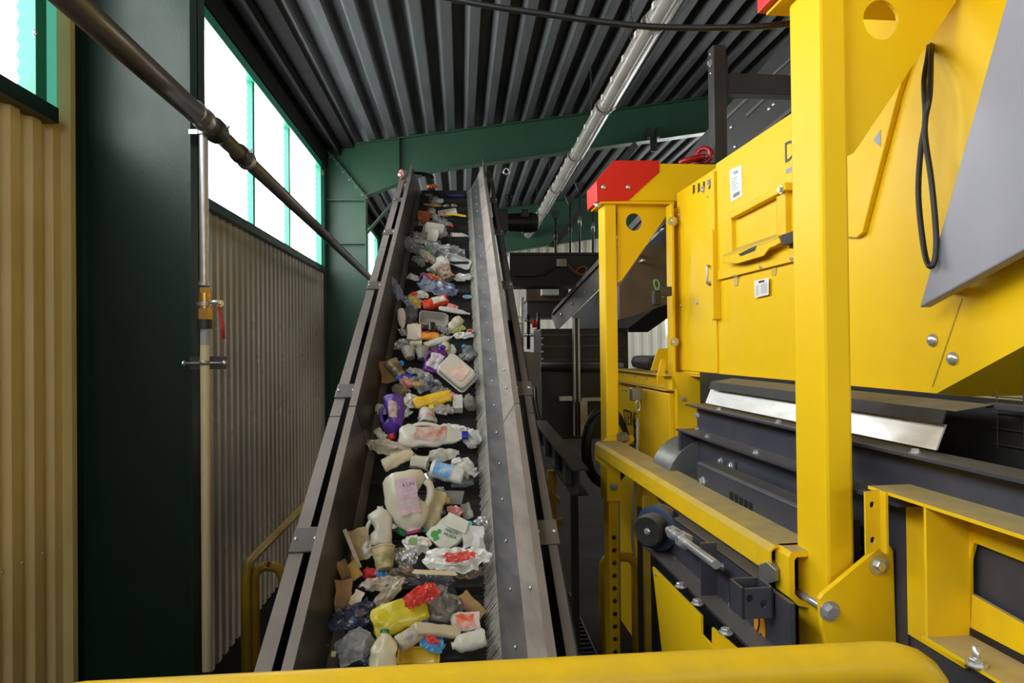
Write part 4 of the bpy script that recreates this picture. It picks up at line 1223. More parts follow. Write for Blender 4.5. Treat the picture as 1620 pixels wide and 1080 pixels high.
film(7, (868, 875), (955, 840), 80, 'silver grey bag at the brush behind the turquoise cap', 'silver', h=.12, name='foil_bag', cat='bag')
film(7, (395, 985), (600, 1010), 110, 'frosted lid with green centre below the magenta cap', 'white', h=.13)
disc(7, (440, 980), (500, 980), 50, 'pale green round seal on the frosted lid', srgb(130, 160, 100), h=.19)

sheet(8, (345, 375), (250, 145), 24, 'long thin pale batten leaning on the left skirt', plastic(srgb(176, 166, 148), .6), 0, h=.20, k=.8, name='thin_batten', cat='batten', dent=.02)
sheet(8, (355, 330), (330, 135), 110, 'brown fibre board leaning left of the milk jug', CARD2, .1, h=.16, k=.8)
film(8, (370, 180), (400, 320), 60, 'white flattened bottle shell between fibre board and milk jug', 'white', h=.14)
cup(8, (495, 385), (485, 250), 140, 'cream yoghurt pot with green rim below the milk jug', srgb(196, 180, 136), .7, h=.19, k=.7, lab=(srgb(190, 172, 128), (.05, .12, .05)))
film(8, (560, 350), (690, 290), 100, 'crinkled silver film right of the cream yoghurt pot', 'silver', h=.13)
film(8, (735, 330), (1130, 330), 160, 'long white bag holding something red across the lower belt', 'white', h=.16, name='plastic_bag', cat='bag', sharp=.8, seg=26)
film(8, (850, 320), (1050, 300), 64, 'dark red food remains on the long white bag', 'red', h=.24, name='food_remains', cat='food')
sheet(8, (665, 400), (935, 412), 26, 'thin pale wooden slat in front of the long white bag', plastic(srgb(204, 190, 156), .6), .0, h=.19, k=.7, name='wooden_slat', cat='slat', dent=.02)
film(8, (920, 420), (1100, 400), 70, 'brown stained film under the long white bag', 'brown', h=.10)
sheet(8, (250, 640), (245, 450), 100, 'corrugated brown cardboard piece with dark slits at the left skirt', CARD, .15, h=.16, k=.75)
sheet(8, (265, 450), (225, 335), 60, 'torn cardboard corner pointing up at the left skirt', CARD, .25, h=.17, k=.75)
sheet(8, (330, 440), (285, 345), 70, 'yellowish cardboard piece beside the torn corner', mat('yellow card', srgb(176, 140, 66), .7, dirt_amt=.4), .2, h=.16, k=.75)
film(8, (360, 400), (450, 430), 70, 'red and blue printed wrapper below the fibre board', 'red', h=.12, name='wrapper', cat='wrapper')
film(8, (440, 410), (520, 440), 60, 'blue crumpled wrapper below the cream yoghurt pot', 'lblue', h=.12, name='wrapper', cat='wrapper')
film(8, (600, 380), (665, 400), 60, 'olive brown ball of film in front of the silver film', 'brown', h=.15, th=.8)
film(8, (340, 500), (620, 450), 90, 'dirty beige ribbon of film curving over the lower belt', 'beige', h=.15, sharp=1.2)
film(8, (440, 620), (610, 440), 80, 'beige crumpled sheet above the big yellow bottle', 'beige', h=.15, sharp=1.2)
film(8, (620, 450), (920, 470), 100, 'dark smoky film behind the red bag', 'dark', h=.10)
sheet(8, (300, 610), (350, 520), 60, 'white card with orange stripe beside the slit cardboard', plastic(srgb(200, 186, 168), .6), .2, h=.15, name='paper_card', cat='card')
bottle(8, (745, 600), (430, 730), 185, 'big yellow flattened bottle near the belt foot', srgb(204, 186, 40), None, 'can', .45, h=.17, dent=.10, k=.65)
film(8, (620, 600), (815, 500), 110, 'bright red crumpled bag on the big yellow bottle', 'red', h=.24, name='plastic_bag', cat='bag', sharp=1.2)
bottle(8, (910, 540), (770, 690), 180, 'clear crumpled bottle right of the red bag', srgb(140, 132, 124), None, 'bottle', .7, h=.15, dent=.2, alpha=.8)
disc(8, (890, 480), (925, 600), 60, 'black oval lid behind the clear crumpled bottle', (.015, .015, .016, 1), h=.12)
sheet(8, (960, 545), (1085, 680), 80, 'plain brown cardboard piece by the brush near the belt foot', CARD, .1, h=.10)
carton(8, (900, 720), (1085, 700), 110, 'white carton with orange red corner near the belt foot', srgb(206, 196, 184), .35, h=.12, k=.6, panel=srgb(214, 80, 40))
bottle(8, (675, 745), (960, 775), 78, 'dirty beige tube lying below the clear crumpled bottle', srgb(186, 168, 140), None, 'can', .8, h=.16, dent=.08, name='plastic_tube', cat='tube')
disc(8, (730, 715), (765, 715), 30, 'blue bottle cap above the dirty beige tube', srgb(30, 90, 200), h=.17)
bottle(8, (1110, 800), (905, 855), 110, 'white bottle with round open mouth lying across the belt foot', srgb(204, 200, 188), None, 'ribbed', .9, h=.14, neck_open=True, dent=.05)
bottle(8, (575, 850), (735, 745), 104, 'white printed can with barcode beside the green capped bottle', srgb(196, 184, 156), None, 'can', .85, lab=(srgb(190, 180, 160), .2, .8, .8), h=.14, labc2=(.10, .10, .14))
film(8, (715, 830), (870, 860), 90, 'red and pale blue printed wrapper left of the open mouthed bottle', 'lblue', h=.12, name='wrapper', cat='wrapper')
film(8, (740, 800), (830, 830), 46, 'red torn edge of wrapper above the pale blue wrapper', 'red', h=.16, name='wrapper', cat='wrapper')
tub(8, (580, 910), (825, 915), 100, 'yellow shallow tray at the belt foot', srgb(196, 160, 40), .25, h=.10, name='food_tray', cat='tray')
bottle(8, (490, 1060), (497, 760), 160, 'white bottle with green cap standing at the belt foot', srgb(200, 190, 160), srgb(10, 110, 70), 'bottle', .6, h=.20, k=.7, caplen=.07)
film(8, (140, 730), (440, 640), 160, 'dark navy bag on the left at the belt foot', 'navy', h=.13, name='plastic_bag', cat='bag', sharp=1.3, seg=26)
film(8, (200, 930), (420, 790), 190, 'clear stretched film over the dark navy bag', 'clear', h=.14, sharp=.45, seg=26)
sheet(8, (170, 903), (198, 903), 34, 'tiny cream square tag below the dark navy bag', plastic(srgb(190, 180, 140), .5), 0, h=.16, name='paper_tag', cat='tag', dent=.02)
film(8, (360, 930), (420, 960), 60, 'dark red and blue scrap left of the green capped bottle', 'navy', h=.10, name='wrapper', cat='wrapper')

# filler scraps between the larger pieces
SCR = [('clear', 'small clear film scrap tucked among the larger plastic waste'), ('white', 'small white film scrap tucked among the larger plastic waste'),
       ('grey', 'small grey film scrap tucked among the larger plastic waste'), ('beige', 'small beige film scrap tucked among the larger plastic waste')]
for i in range(56):
    s_ = 3.0 + 6.2 * (i + R.random()) / 56
    u_ = BL + .08 + R.random() * (BR - BL - .16) * (.75 if s_ < 7 else .9)
    if s_ < 3.4: u_ = min(u_, -.05)
    c = B(u_, s_ + .10, .05)
    d = c - EYE
    px_ = 810 + FPX * d.dot(RGT) / d.dot(FWD); py_ = 540 - FPX * d.dot(UPV) / d.dot(FWD)
    r_ = FPX / d.dot(FWD) * R.uniform(.035, .065)
    an = R.random() * 3.14
    kd, lb = SCR[R.choice((0, 0, 1, 1, 2, 3))]
    film(0, (px_ - r_ * math.cos(an), py_ - .5 * r_ * math.sin(an)), (px_ + r_ * math.cos(an), py_ + .5 * r_ * math.sin(an)), r_ * R.uniform(1.0, 1.6), lb, kd, h=.045, name='film_scrap', cat='scrap', seg=12, grp='small film scraps on the belt')

# ================================================================== YELLOW SEPARATOR: support frame
def az(px, py, b):
    p = onB(px, py, b)
    return p.dot(MA), p.z
def bz(px, py, a):
    p = onA(px, py, a)
    return bof(p), p.z
def abox(name, m_, a0, a1, b0, b1, z0, z1, parent, bevel=0):
    return G().box((a0, b0, z0), (a1, b1, z1), Mc).obj(name, m_, parent, bevel=bevel)
def plateB(name, m_, pts, b, th, parent, holes=(), bevel=0):
    """plate facing along the machine, pts are (a,z)"""
    return G().prism([Mc(a, b, z) for a, z in pts], MB_ * th, [[Mc(a, b, z) for a, z in h] for h in holes]).obj(name, m_, parent, bevel=bevel)
def plateA(name, m_, pts, a, th, parent, holes=(), bevel=0):
    """plate facing across the machine, pts are pixels seen on plane a"""
    return G().prism([onA(x, y, a) for x, y in pts], MA * th, [[onA(x, y, a) for x, y in h] for h in holes]).obj(name, m_, parent, bevel=bevel)
def plateBZ(name, m_, pts, a, th, parent, bevel=0):
    return G().prism([Mc(a, b, z) for b, z in pts], MA * th).obj(name, m_, parent, bevel=bevel)
fr = empty('separator_frame', tuple(Mc(1.33, 3.9, FZ)), 'yellow portal frame of two posts with red beam ends around the separator', 'frame')
PA0, PA1 = 1.286, 1.386
zb = az(1000, 319, 5.34)[1]; zt = az(1000, 256, 5.34)[1]
gpts = [az(x, y, 5.40) for x, y in ((977, 322), (1064, 322), (1062, 330), (983, 444), (977, 447))]
gh = az(1003, 351, 5.40)
ghole = [(gh[0] + .066 * math.cos(i * math.pi / 10), gh[1] + .070 * math.sin(i * math.pi / 10)) for i in range(20)]
bpoly = [az(x, y, 5.33) for x, y in ((946, 317), (1136, 317), (1136, 259), (973, 257), (946, 288))]
cpoly = [az(x, y, 5.33) for x, y in ((944, 319), (993, 318), (1043, 272), (1043, 254), (971, 254), (943, 287))]
amax = 3.0
for b0, near in ((5.36, False), (2.30, True)):
    db = b0 - 5.36
    if near:
        abox('post', yellow, PA0, PA1, b0, b0 + .2, FZ, zb + .11, fr, .012)
    else:
        zs = onB(968, 792, b0).z
        abox('post', yellow, PA0, PA1, b0, b0 + .2, zs, zb, fr, .012)
        # folded edge line of the channel
        # inner perforated tube
        hp = []
        zc0 = onB(970, 851, b0).z; zc1 = onB(970, 972, b0).z
        for i in range(12):
            zc = zc0 + (zc1 - zc0) * i / 6
            hp.append([((PA0 + PA1) / 2 + .002 + .018 * math.cos(k * math.pi / 5), zc + .018 * math.sin(k * math.pi / 5)) for k in range(10)])
        plateB('perforated_tube', yellow, [(PA0 + .012, FZ), (PA1 - .010, FZ), (PA1 - .010, zs + .05), (PA0 + .012, zs + .05)], b0 + .012, .006, fr, [h for h in hp if min(q[1] for q in h) > FZ])
        abox('tube_side', yellow, PA0 + .012, PA0 + .018, b0 + .018, b0 + .18, FZ, zs + .05, fr)
        abox('tube_side', yellow, PA1 - .016, PA1 - .010, b0 + .018, b0 + .18, FZ, zs + .05, fr)
        abox('tube_back', blackp, PA0 + .012, PA1 - .010, b0 + .174, b0 + .18, FZ, zs + .05, fr)
        abox('clamp_sleeve', yellow_dusty, PA0 - .006, PA1 + .008, b0 - .008, b0 + .21, zs - .01, zs + .30, fr, .01)
        bolt(onB(971, 770, b0 - .01), -MB_, .030, fr)
        bk = [az(x, y, b0 - .02) for x, y in ((941, 706), (962, 690), (1000, 688), (1003, 696), (985, 712), (962, 742), (941, 726))]
        plateB('rail_bracket', yellow_dusty, bk, b0 - .03, .012, fr)
        for px, py in ((985, 692), (955, 717)):
            c = onB(px, py, b0 - .05)
            G().lathe([(.040, -.035), (.040, .035)], 6, frame_m(c, MB_ * .3 + MA)).obj('nut', galv, fr)
    up = .14 if near else 0
    plateB('gusset', yellow, [(a, z + up) for a, z in gpts], 5.40 + db, .014, fr, [[(a, z + up) for a, z in ghole]])
    plateB('top_beam', yellow, [(a, z + up) for a, z in (bpoly[0], (amax, bpoly[1][1]), (amax, bpoly[2][1]), bpoly[3], bpoly[4])], 5.335 + db, .33, fr, bevel=.006)
    plateB('red_end_cap', red, [(a, z + up) for a, z in cpoly], 5.325 + db, .35, fr, bevel=.004)
    abox('beam_flange', yellow, 1.25, 1.85, 5.33 + db, 5.66 + db, zb - .018 + up, zb + .004 + up, fr, .003)
    for px, py in ((955, 296), (994, 296)):
        bolt(onB(px, py, 5.325) + MB_ * db + ZZ * up, -MB_, .020, fr, RIVET)
    for px, py in ((945, 325), (951, 320), (1000, 322), (1060, 323)):
        bolt(onB(px, py - 2, 5.38) + MB_ * db + ZZ * up, (0, 0, -1), .030, fr)
# lifting rings
c = onB(1113, 246, 5.45)
G().tube(circle(c, MB_ + MA * .6, .058, 18), .022, 10, closed=True).obj('lifting_eye', dred, fr, True)
c = onB(1096, 252, 5.40)
G().tube([c + MA * .10 * math.cos(i * .393) + MB_ * .05 * math.sin(i * .393) + ZZ * .025 * math.cos(i * .393) for i in range(16)], .020, 10, closed=True).obj('lifting_link', dred, fr, True)
c = onB(1108, 256, 5.45)
abox('ring_base', dred, c.dot(MA) - .05, c.dot(MA) + .06, 5.40, 5.50, zt, zt + .03, fr, .008)

# guard beam between the posts
zr = 1.6 - .73
gb = empty('guard_beam', tuple(Mc(1.28, 3.7, zr)), 'dusty yellow folded guard beam bolted between the two yellow posts', 'beam')
prof = [(1.375, zr), (1.205, zr), (1.183, zr - .02), (1.183, zr - .10), (1.215, zr - .125), (1.215, zr - .117), (1.191, zr - .097), (1.191, zr - .022), (1.208, zr - .009), (1.375, zr - .009)]
G().prism([Mc(a, 2.50, z) for a, z in prof], MB_ * 2.82).obj('channel', yellow_dusty, gb)
G().prism([Mc(1.36, 2.44, zr), Mc(1.52, 2.44, zr), Mc(1.50, 2.56, zr), Mc(1.44, 2.62, zr), Mc(1.385, 2.72, zr), Mc(1.36, 3.0, zr)], ZZ * -.009).obj('end_flare', yellow_dusty, gb)
# end block with bolt at the near post
G().prism([Mc(a, 2.42, z) for a, z in ((1.225, zr - .0), (1.375, zr - .0), (1.375, zr - .02), (1.245, zr - .02), (1.235, zr - .03), (1.235, zr - .15), (1.255, zr - .17), (1.285, zr - .18), (1.285, zr - .20), (1.245, zr - .19), (1.215, zr - .16), (1.215, zr - .02))], MB_ * .10).obj('end_bracket', yellow_dusty, gb)
c = Mc(1.20, 2.52, zr - .10)
G().lathe([(.042, -.03), (.042, .03)], 6, frame_m(c, MB_ * .6 + MA)).obj('nut', galv, gb, bevel=.004)
G().cyl(onB(1252, 930, 2.52), onB(1312, 967, 2.25), .013, 14).obj('threaded_rod', zinc, gb, True)
# foot plate of the near post
fp = [az(x, y, 2.25) for x, y in ((1297, 948), (1303, 940), (1396, 862), (1408, 862), (1414, 872), (1421, 1090), (1322, 1090), (1300, 990))]
plateB('foot_plate', yellow, fp, 2.25, .022, fr, bevel=.004)
for px, py, r in ((1390, 893, .026), (1312, 966, .034)):
    bolt(onB(px, py, 2.25), -MB_, r, fr)
G().lathe([(.038, 0), (.038, .002), (.030, .003)], 22, frame_m(onB(1390, 893, 2.251), -MB_)).obj('washer', tape, fr)

# ================================================================== drum housing
A1 = 1.85
zlo = 1.6 - .206; ztop = 1.6 + 1.19; zs = 1.6 + .445
hs = empty('drum_housing', tuple(Mc(2.2, 3.4, zlo)), 'large yellow sheet metal drum housing with hatch, stickers and grey cover plate', 'housing')
b1470, _ = bz(1470, 612, A1)
bR, zR = bz(1620, 547, A1)
sl_ = (zR - zlo) / (b1470 - bR)
body = [(5.28, zlo), (b1470, zlo), (bR, zR), (1.35, zR + (bR - 1.35) * sl_), (1.35, 4.2), (3.2, 4.2), (3.2, ztop), (5.28, ztop)]
plateBZ('body', yellow, body, A1, 1.1, hs)
bb, _ = bz(1136, 300, A1)
plateBZ('upper_panel', yellow, [(bb, zs), (3.21, zs), (3.21, ztop + .02), (bb, ztop + .02)], A1 - .014, .0135, hs, bevel=.004)
plateBZ('corner_panel', yellow, [(5.25, zlo + .02), (bb + .03, zlo + .02), (bb + .03, ztop - .05), (bb + .2, ztop - .01), (5.08, ztop - .06), (5.25, ztop - .14)], A1 - .012, .0115, hs, bevel=.004)
# end flange
plateB('end_flange', yellow, [(1.772, zlo), (A1, zlo), (A1, ztop - .12), (1.772, ztop - .10)], 5.28, .02, hs)
abox('end_flange_edge', yellow, 1.766, 1.788, 5.18, 5.30, zlo, ztop - .10, hs, .003)
# vertical edge fold of the upper panel
z0_ = onA(1136, 507, A1).z
plateBZ('edge_fold', yellow, [(bb + .015, z0_), (bb - .015, z0_ + .01), (bb - .015, onA(1136, 366, A1).z), (bb + .015, onA(1136, 362, A1).z)], A1 - .05, .05, hs, bevel=.003)
abox('edge_cover', yellow, A1 - .035, A1 - .014, bb - .01, bb + .035, zs + .1, ztop - .03, hs, .005)
# slots and adjusters at the top corner
for px in (1096, 1104, 1112, 1121):
    plateA('slot', inkm, [(px, 293 - (px - 1096) * .35), (px + 3, 292 - (px - 1096) * .35), (px + 3, 304 - (px - 1096) * .3), (px, 308 - (px - 1096) * .3)], A1 - .0135, .001, hs)
for px, py, r in ((1123, 288, .026), (1113, 300, .024), (1120, 311, .010)):
    bolt(onA(px, py, A1 - .012), -MA, r, hs)
for px, py, r in ((1064, 350, .038), (1067, 541, .036)):
    bolt(onB(px, py, 5.175), -MB_, r * .6, hs)
    G().lathe([(r, 0), (r, .003), (r * .8, .004)], 22, frame_m(onB(px, py, 5.179), -MB_)).obj('washer', tape, hs)
for px, py, r in ((1075, 340, .018), (1103, 478, .018), (1078, 483, .016), (1122, 448, .022)):
    bolt(onA(px, py, A1 - .012), -MA, r, hs)
G().tube(rounded([onA(1119, 420, A1), onA(1119, 420, A1 - .045), onA(1119, 448, A1 - .045), onA(1119, 448, A1)], .02), .008, 8).obj('pull_handle', zinc, hs, True)
# hatch frame
def bar(pts, t0, t1, nm='hatch_bar', m_=None): return G().prism([onA(x, y, A1 - t0) for x, y in pts], MA * (t0 - t1)).obj(nm, m_ or yellow_dusty, hs, bevel=.004)
bar([(1149, 338), (1241, 288), (1242, 300), (1155, 346)], .065, .012)
bar([(1228, 305), (1242, 296), (1243, 370), (1236, 378), (1229, 372)], .045, .012)
bar([(1148, 348), (1157, 344), (1158, 398), (1147, 404)], .045, .012)
bar([(1143, 408), (1232, 376), (1234, 384), (1224, 390), (1217, 392), (1207, 405), (1166, 417), (1143, 416)], .075, .066, 'hatch_flap')
G().prism([onA(1143, 408, A1 - .07), onA(1232, 376, A1 - .07), onA(1232, 370, A1 - .012), onA(1150, 398, A1 - .012)], ZZ * .006).obj('hatch_shelf', yellow_dusty, hs)
plateA('hatch_opening', blackp, [(1168, 402), (1196, 388), (1194, 396), (1172, 405)], A1 - .078, .002, hs)
plateA('hatch_plate', yellow, [(1158, 346), (1228, 308), (1229, 372), (1158, 398)], A1 - .02, .006, hs)
bolt(onA(1236, 300, A1 - .066), -MA, .022, hs)
bar([(1234, 372), (1264, 362), (1264, 380), (1236, 388)], .12, .05, 'latch_knob', rubber)
bar([(1246, 380), (1258, 376), (1258, 390), (1248, 393)], .08, .03, 'latch_stem', rubber)
# seam strip under the upper panel with screws
plateBZ('seam_strip', yellow, [(bb - .02, zs - .012), (3.21, zs - .012), (3.21, zs + .05), (bb - .02, zs + .05)], A1 - .022, .010, hs, bevel=.003)
for px, py in ((1164, 436), (1205, 422), (1254, 409)):
    bolt(onA(px, py, A1 - .02), -MA * .6 - ZZ, .016, hs)
for px, py in ((1164, 441), (1224, 424)):
    plateA('tape_strip', tape, [(px - 4, py), (px + 4, py - 2), (px + 3, py + 11), (px - 3, py + 12)], A1 - .004, .003, hs)
# stickers and lettering
def sticker(pts, rows, nm='sticker', bars=()):
    s = plateA(nm, paper, pts, A1 - .0165, .001, hs)
    (x0, y0), (x1, y1), (x2, y2), (x3, y3) = pts
    def at(u, v):
        xa, ya = x0 + (x1 - x0) * u, y0 + (y1 - y0) * u
        xb, yb = x3 + (x2 - x3) * u, y3 + (y2 - y3) * u
        return (xa + (xb - xa) * v, ya + (yb - ya) * v)
    for u0, v0, u1, v1, m_ in rows:
        G().prism([onA(*at(u0, v0), A1 - .0172), onA(*at(u1, v0), A1 - .0172), onA(*at(u1, v1), A1 - .0172), onA(*at(u0, v1), A1 - .0172)], MA * .0005).obj('printed_line', m_, s)
    return s
rows = [(.32, .10, .70, .20, greyink)] + [(.12, .30 + i * .07, .12 + .35 + .3 * R.random(), .325 + i * .07, greyink) for i in range(6)]
rows += [(.22 + i * .06, .80, .245 + i * .06 + .02 * (i % 2), .92, inkm) for i in range(10)]
sticker([(1154, 269), (1173, 261), (1174, 309), (1156, 320)], rows)
rows = [(.3, .08, .7, .2, inkm)] + [(.1, .34 + i * .1, .3, .38 + i * .1, greyink) for i in range(6)] + [(.45, .30 + i * .1, .9, .34 + i * .1, greyink) for i in range(6)]
st = [(1193, 444), (1216, 439), (1216, 466), (1194, 471)]
sticker(st, rows)
text('D', onA(1249, 240, A1 - .016), -MA, ZZ, .155, mat('charcoal letter', (.03, .035, .03), .5), hs)
plateA('underline', greyink, [(1243, 268), (1300, 240), (1300, 248), (1243, 275)], A1 - .0165, .001, hs)
# raised door panel right of the post, with its folded edge
plateA('door_panel', yellow, [(1290, 372), (1354, 376), (1364, 368), (1420, 150), (1440, 84), (1290, 110)], A1 - .024, .0235, hs, bevel=.004)
plateA('letter_fragment', greyink, [(1381, 222), (1393, 205), (1393, 232)], A1 - .0255, .001, hs)
# bolts on the lower right corner and the joint line
for px, py in ((1476, 538), (1508, 567)):
    bolt(onA(px, py, A1), -MA, .026, hs, RIVET)
plateA('joint_line', mat('dark yellow seam', (.35, .22, .01), .5), [(1474, 612), (1521, 472), (1523, 472), (1476, 612)], A1 - .001, .001, hs)
# grey cover plate
G().prism([onA(x, y, 1.73) for x, y in ((1454, 487), (1760, 318), (1760, -260), (1665, -260))], MA * .045).obj('cover_plate', greyplate, hs, bevel=.006)
for p, q in (((1500, 455), (1500, 455)),): 
    G().cyl(onA(*p, 1.77), onA(*p, A1), .02).obj('standoff', yellow, hs)
G().cyl(onA(1600, 250, 1.77), onA(1600, 250, A1), .02).obj('standoff', yellow, hs)
# bottom lip with hanging bolts
abox('bottom_lip', yellow_dusty, A1 - .095, A1 + .02, b1470 + .005, 5.26, zlo - .006, zlo + .003, hs)
for px, py in ((1138, 596), (1183, 600), (1238, 606), (1402, 613)):
    p = onA(px, py, A1 - .05); p.z = zlo - .006
    bolt(p, (0, 0, -1), .022, hs); bolt(p + ZZ * .009, (0, 0, 1), .022, hs)
# slanted end plate under the left corner
plateB('corner_plate', yellow_dusty, [az(x, y, 4.8) for x, y in ((1062, 588), (1126, 592), (1108, 643), (1084, 640))], 4.8, .008, hs)
bolt(onB(1081, 631, 4.798), -MB_, .018, hs)

# cable loop over the panel
o = G().tube(smooth_path([onA(x, y, a) for x, y, a in ((1474, 70, 1.86), (1473, 88, 1.80), (1471, 150, 1.73), (1463, 205, 1.72), (1474, 290, 1.72), (1481, 370, 1.72), (1479, 410, 1.71), (1471, 421, 1.70), (1462, 395, 1.71), (1453, 310, 1.72), (1457, 235, 1.74), (1464, 190, 1.75), (1462, 130, 1.76), (1468, 90, 1.81), (1470, 72, 1.86))]), .0098, 10).obj('cable_loop', cablem, None, True)
tag(o, 'black cable loop hanging over the yellow housing beside the grey cover plate', 'cable')
pts = [onY(x, y, d) for x, y, d in ((150, -330, 3.1), (330, -190, 3.05), (560, -45, 2.9), (725, 0, 2.8), (860, 22, 2.75), (1000, 40, 2.7), (1100, 44, 2.65), (1200, 42, 2.6), (1262, 36, 2.58))]
o = G().tube(smooth_path(pts), .0125, 10).obj('overhead_cable', cablem, None, True)
tag(o, 'thick dark cable sagging below the roof towards the near yellow post', 'cable')

# ================================================================== feeder below the housing
fd = empty('vibrating_feeder', tuple(Mc(1.4, 3.0, FZ)), 'slate grey steel feeder trough with stainless strip under the yellow housing', 'feeder')
def Zr(v): return 1.6 + v
def quadstrip(name, m_, p, q, b0, b1, parent=fd, th=.006):
    G().prism([Mc(p[0], b0, Zr(p[1])), Mc(q[0], b0, Zr(q[1])), Mc(q[0], b1, Zr(q[1])), Mc(p[0], b1, Zr(p[1]))], MA * th).obj(name, m_, parent)
quadstrip('rubber_lip', rubber, (1.66, -.188), (1.535, -.205), 2.02, 3.88)
quadstrip('rubber_lip', rubber, (1.535, -.205), (1.52, -.246), 2.06, 3.88)
quadstrip('stainless_strip', stainless, (1.548, -.252), (1.515, -.330), 2.08, 3.92)
bE = 1.3
abox('top_ledge', slate, 1.45, 1.57, bE, 4.07, Zr(-.356), Zr(-.346), fd)
abox('trough_web', slate, 1.515, 1.53, bE, 4.05, Zr(-.51), Zr(-.356), fd)
abox('middle_ledge', slate, 1.40, 1.53, 2.1, 4.10, Zr(-.506), Zr(-.496), fd)
abox('trough_web', slate, 1.50, 1.515, 2.2, 4.04, Zr(-1.0), Zr(-.506), fd)
abox('trough_web', slate, 1.53, 1.545, bE, 2.2, Zr(-1.0), Zr(-.506), fd)
abox('inner_wall', blackp, 1.75, 1.77, bE, 4.6, FZ, Zr(-.18), fd)
g = G().prism([Mc(a, 2.38, z) for a, z in ((1.36, Zr(-.85)), (1.36, Zr(-.628)), (1.372, Zr(-.618)), (1.46, Zr(-.618)), (1.46, Zr(-.85)))], MB_ * 1.28); g.obj('vent_box', slate, fd, bevel=.004)
voidm = mat('vent void', (.002, .002, .002), .9)
for i in range(5):
    x = 1154 + i * 7.6; y = 777 + i * 4.1
    plateA('vent_slot', voidm, [(x, y), (x + 5.2, y + 2.6), (x + 5.2, y + 19), (x, y + 16)], 1.358, .002, fd)
plateA('joint_plate', slate, [(1138, 722), (1163, 731), (1164, 752), (1139, 741)], 1.492, .008, fd)
for px, py, a in ((1141, 730, 1.492), (1157, 737, 1.492), (1104, 657, 1.515), (1104, 681, 1.515), (1095, 702, 1.5)):
    bolt(onA(px, py, a), -MA, .022, fd)
bolt(onA(1113, 761, 1.36), -MA, .026, fd)
for px, py in ((1120, 695), (1197, 722)):
    p = onA(px, py, 1.44); p.z = Zr(-.496); bolt(p, ZZ, .020, fd)
for px, py in ((1138, 650), (1232, 671), (1448, 718)):
    p = onA(px, py, 1.49); p.z = Zr(-.346); bolt(p, ZZ, .018, fd)
# round drum end
c = onB(1096, 752, 4.30)
G().lathe([(.02, -.06), (.24, -.055), (.265, -.04), (.27, .0), (.27, .3)], 30, frame_m(c, -MB_)).obj('drum_end', galv, fd, 40)
abox('trough_end', slate, 1.40, 1.52, 4.02, 4.06, Zr(-.95), Zr(-.50), fd)
# machine deck with bearing, rod and socket
abox('deck', slate, 1.06, 1.165, 2.29, 3.70, Zr(-1.062), Zr(-1.05), fd)
abox('deck_web', slate, 1.150, 1.165, 2.29, 3.72, Zr(-1.05), Zr(-.862), fd)
abox('deck_shelf', slate, 1.150, 1.27, 2.52, 3.72, Zr(-.868), Zr(-.860), fd)
plateB('deck_end', slate, [(1.07, Zr(-1.05)), (1.27, Zr(-1.05)), (1.27, Zr(-.87)), (1.16, Zr(-.87))], 3.69, .01, fd)
G().prism([Mc(1.08, 2.90, Zr(-1.05)), Mc(1.15, 2.90, Zr(-1.05)), Mc(1.15, 2.90, Zr(-.83)), Mc(1.08, 2.90, Zr(-.83))], MB_ * .012).obj('stiffener', slate, fd)
c = onA(1046, 832, 1.12)
ax = (-MA * .75 - MB_ * .66)
G().lathe([(.105, -.03), (.115, -.01), (.115, .05), (.09, .06)], 26, frame_m(c, ax)).obj('bearing_housing', bluecast, fd, 40)
G().lathe([(.078, .05), (.082, .06), (.082, .125), (.072, .135), (.02, .132)], 26, frame_m(c, ax)).obj('bearing_cap', rubber, fd, 40)
bolt(c + ax * .134, ax, .018, fd)
for px, py, r in ((1066, 843, .034), (1082, 854, .040)):
    G().lathe([(r, -.022), (r, .022)], 6, frame_m(onA(px, py, 1.075), MB_)).obj('nut', zinc, fd, bevel=.004)
G().cyl(onA(1058, 838, 1.075), onA(1133, 893, 1.075), .0185, 16).obj('threaded_rod', zinc, fd, 40)
# square socket
c = onA(1188, 946, 1.086); ca, cb, cz_ = c.dot(MA), bof(c), c.z
S_ = .056
for nm, bx in (('socket_wall', (ca - S_, ca - S_ + .008, cb - S_, cb + S_)), ('socket_wall', (ca + S_ - .008, ca + S_, cb - S_, cb + S_)),
               ('socket_wall', (ca - S_, ca + S_, cb + S_ - .008, cb + S_))):
    abox(nm, slate, bx[0], bx[1], bx[2], bx[3], cz_ - .050, cz_ + .055, fd)
hl = [[(ca + dx + .012 * math.cos(k * math.pi / 5), cz_ + dz + .016 * math.sin(k * math.pi / 5)) for k in range(10)] for dx, dz in ((-.03, .02), (.02, -.0))]
plateB('socket_front', slate, [(ca - S_, cz_ - .050), (ca + S_, cz_ - .050), (ca + S_, cz_ + .055), (ca - S_, cz_ + .055)], cb - S_, .008, fd, hl)
for px, py in ((1077, 928), (1103, 955), (1148, 1001)):
    p = onZ(px, py, Zr(-1.05)); bolt(p, ZZ, .026, fd)
for px, py in ((1159, 956), (1113, 895), (1143, 897)):
    bolt(onA(px, py, 1.150), -MA, .018, fd)
# orange lifting hook sticker
c = onA(1202, 991, 1.149)
s = G().prism([c + MB_ * (.045 * math.cos(i * math.pi / 12)) + ZZ * (.062 * math.sin(i * math.pi / 12)) for i in range(24)], MA * -.001).obj('hook_sticker', orange, fd)
G().tube([c - MA * .002 + ZZ * .04 , c - MA * .002 + ZZ * .005, c - MA * .002 - ZZ * .02 + MB_ * .014, c - MA * .002 - ZZ * .034, c - MA * .002 - ZZ * .02 - MB_ * .015], .0035, 6).obj('hook_mark', inkm, s)
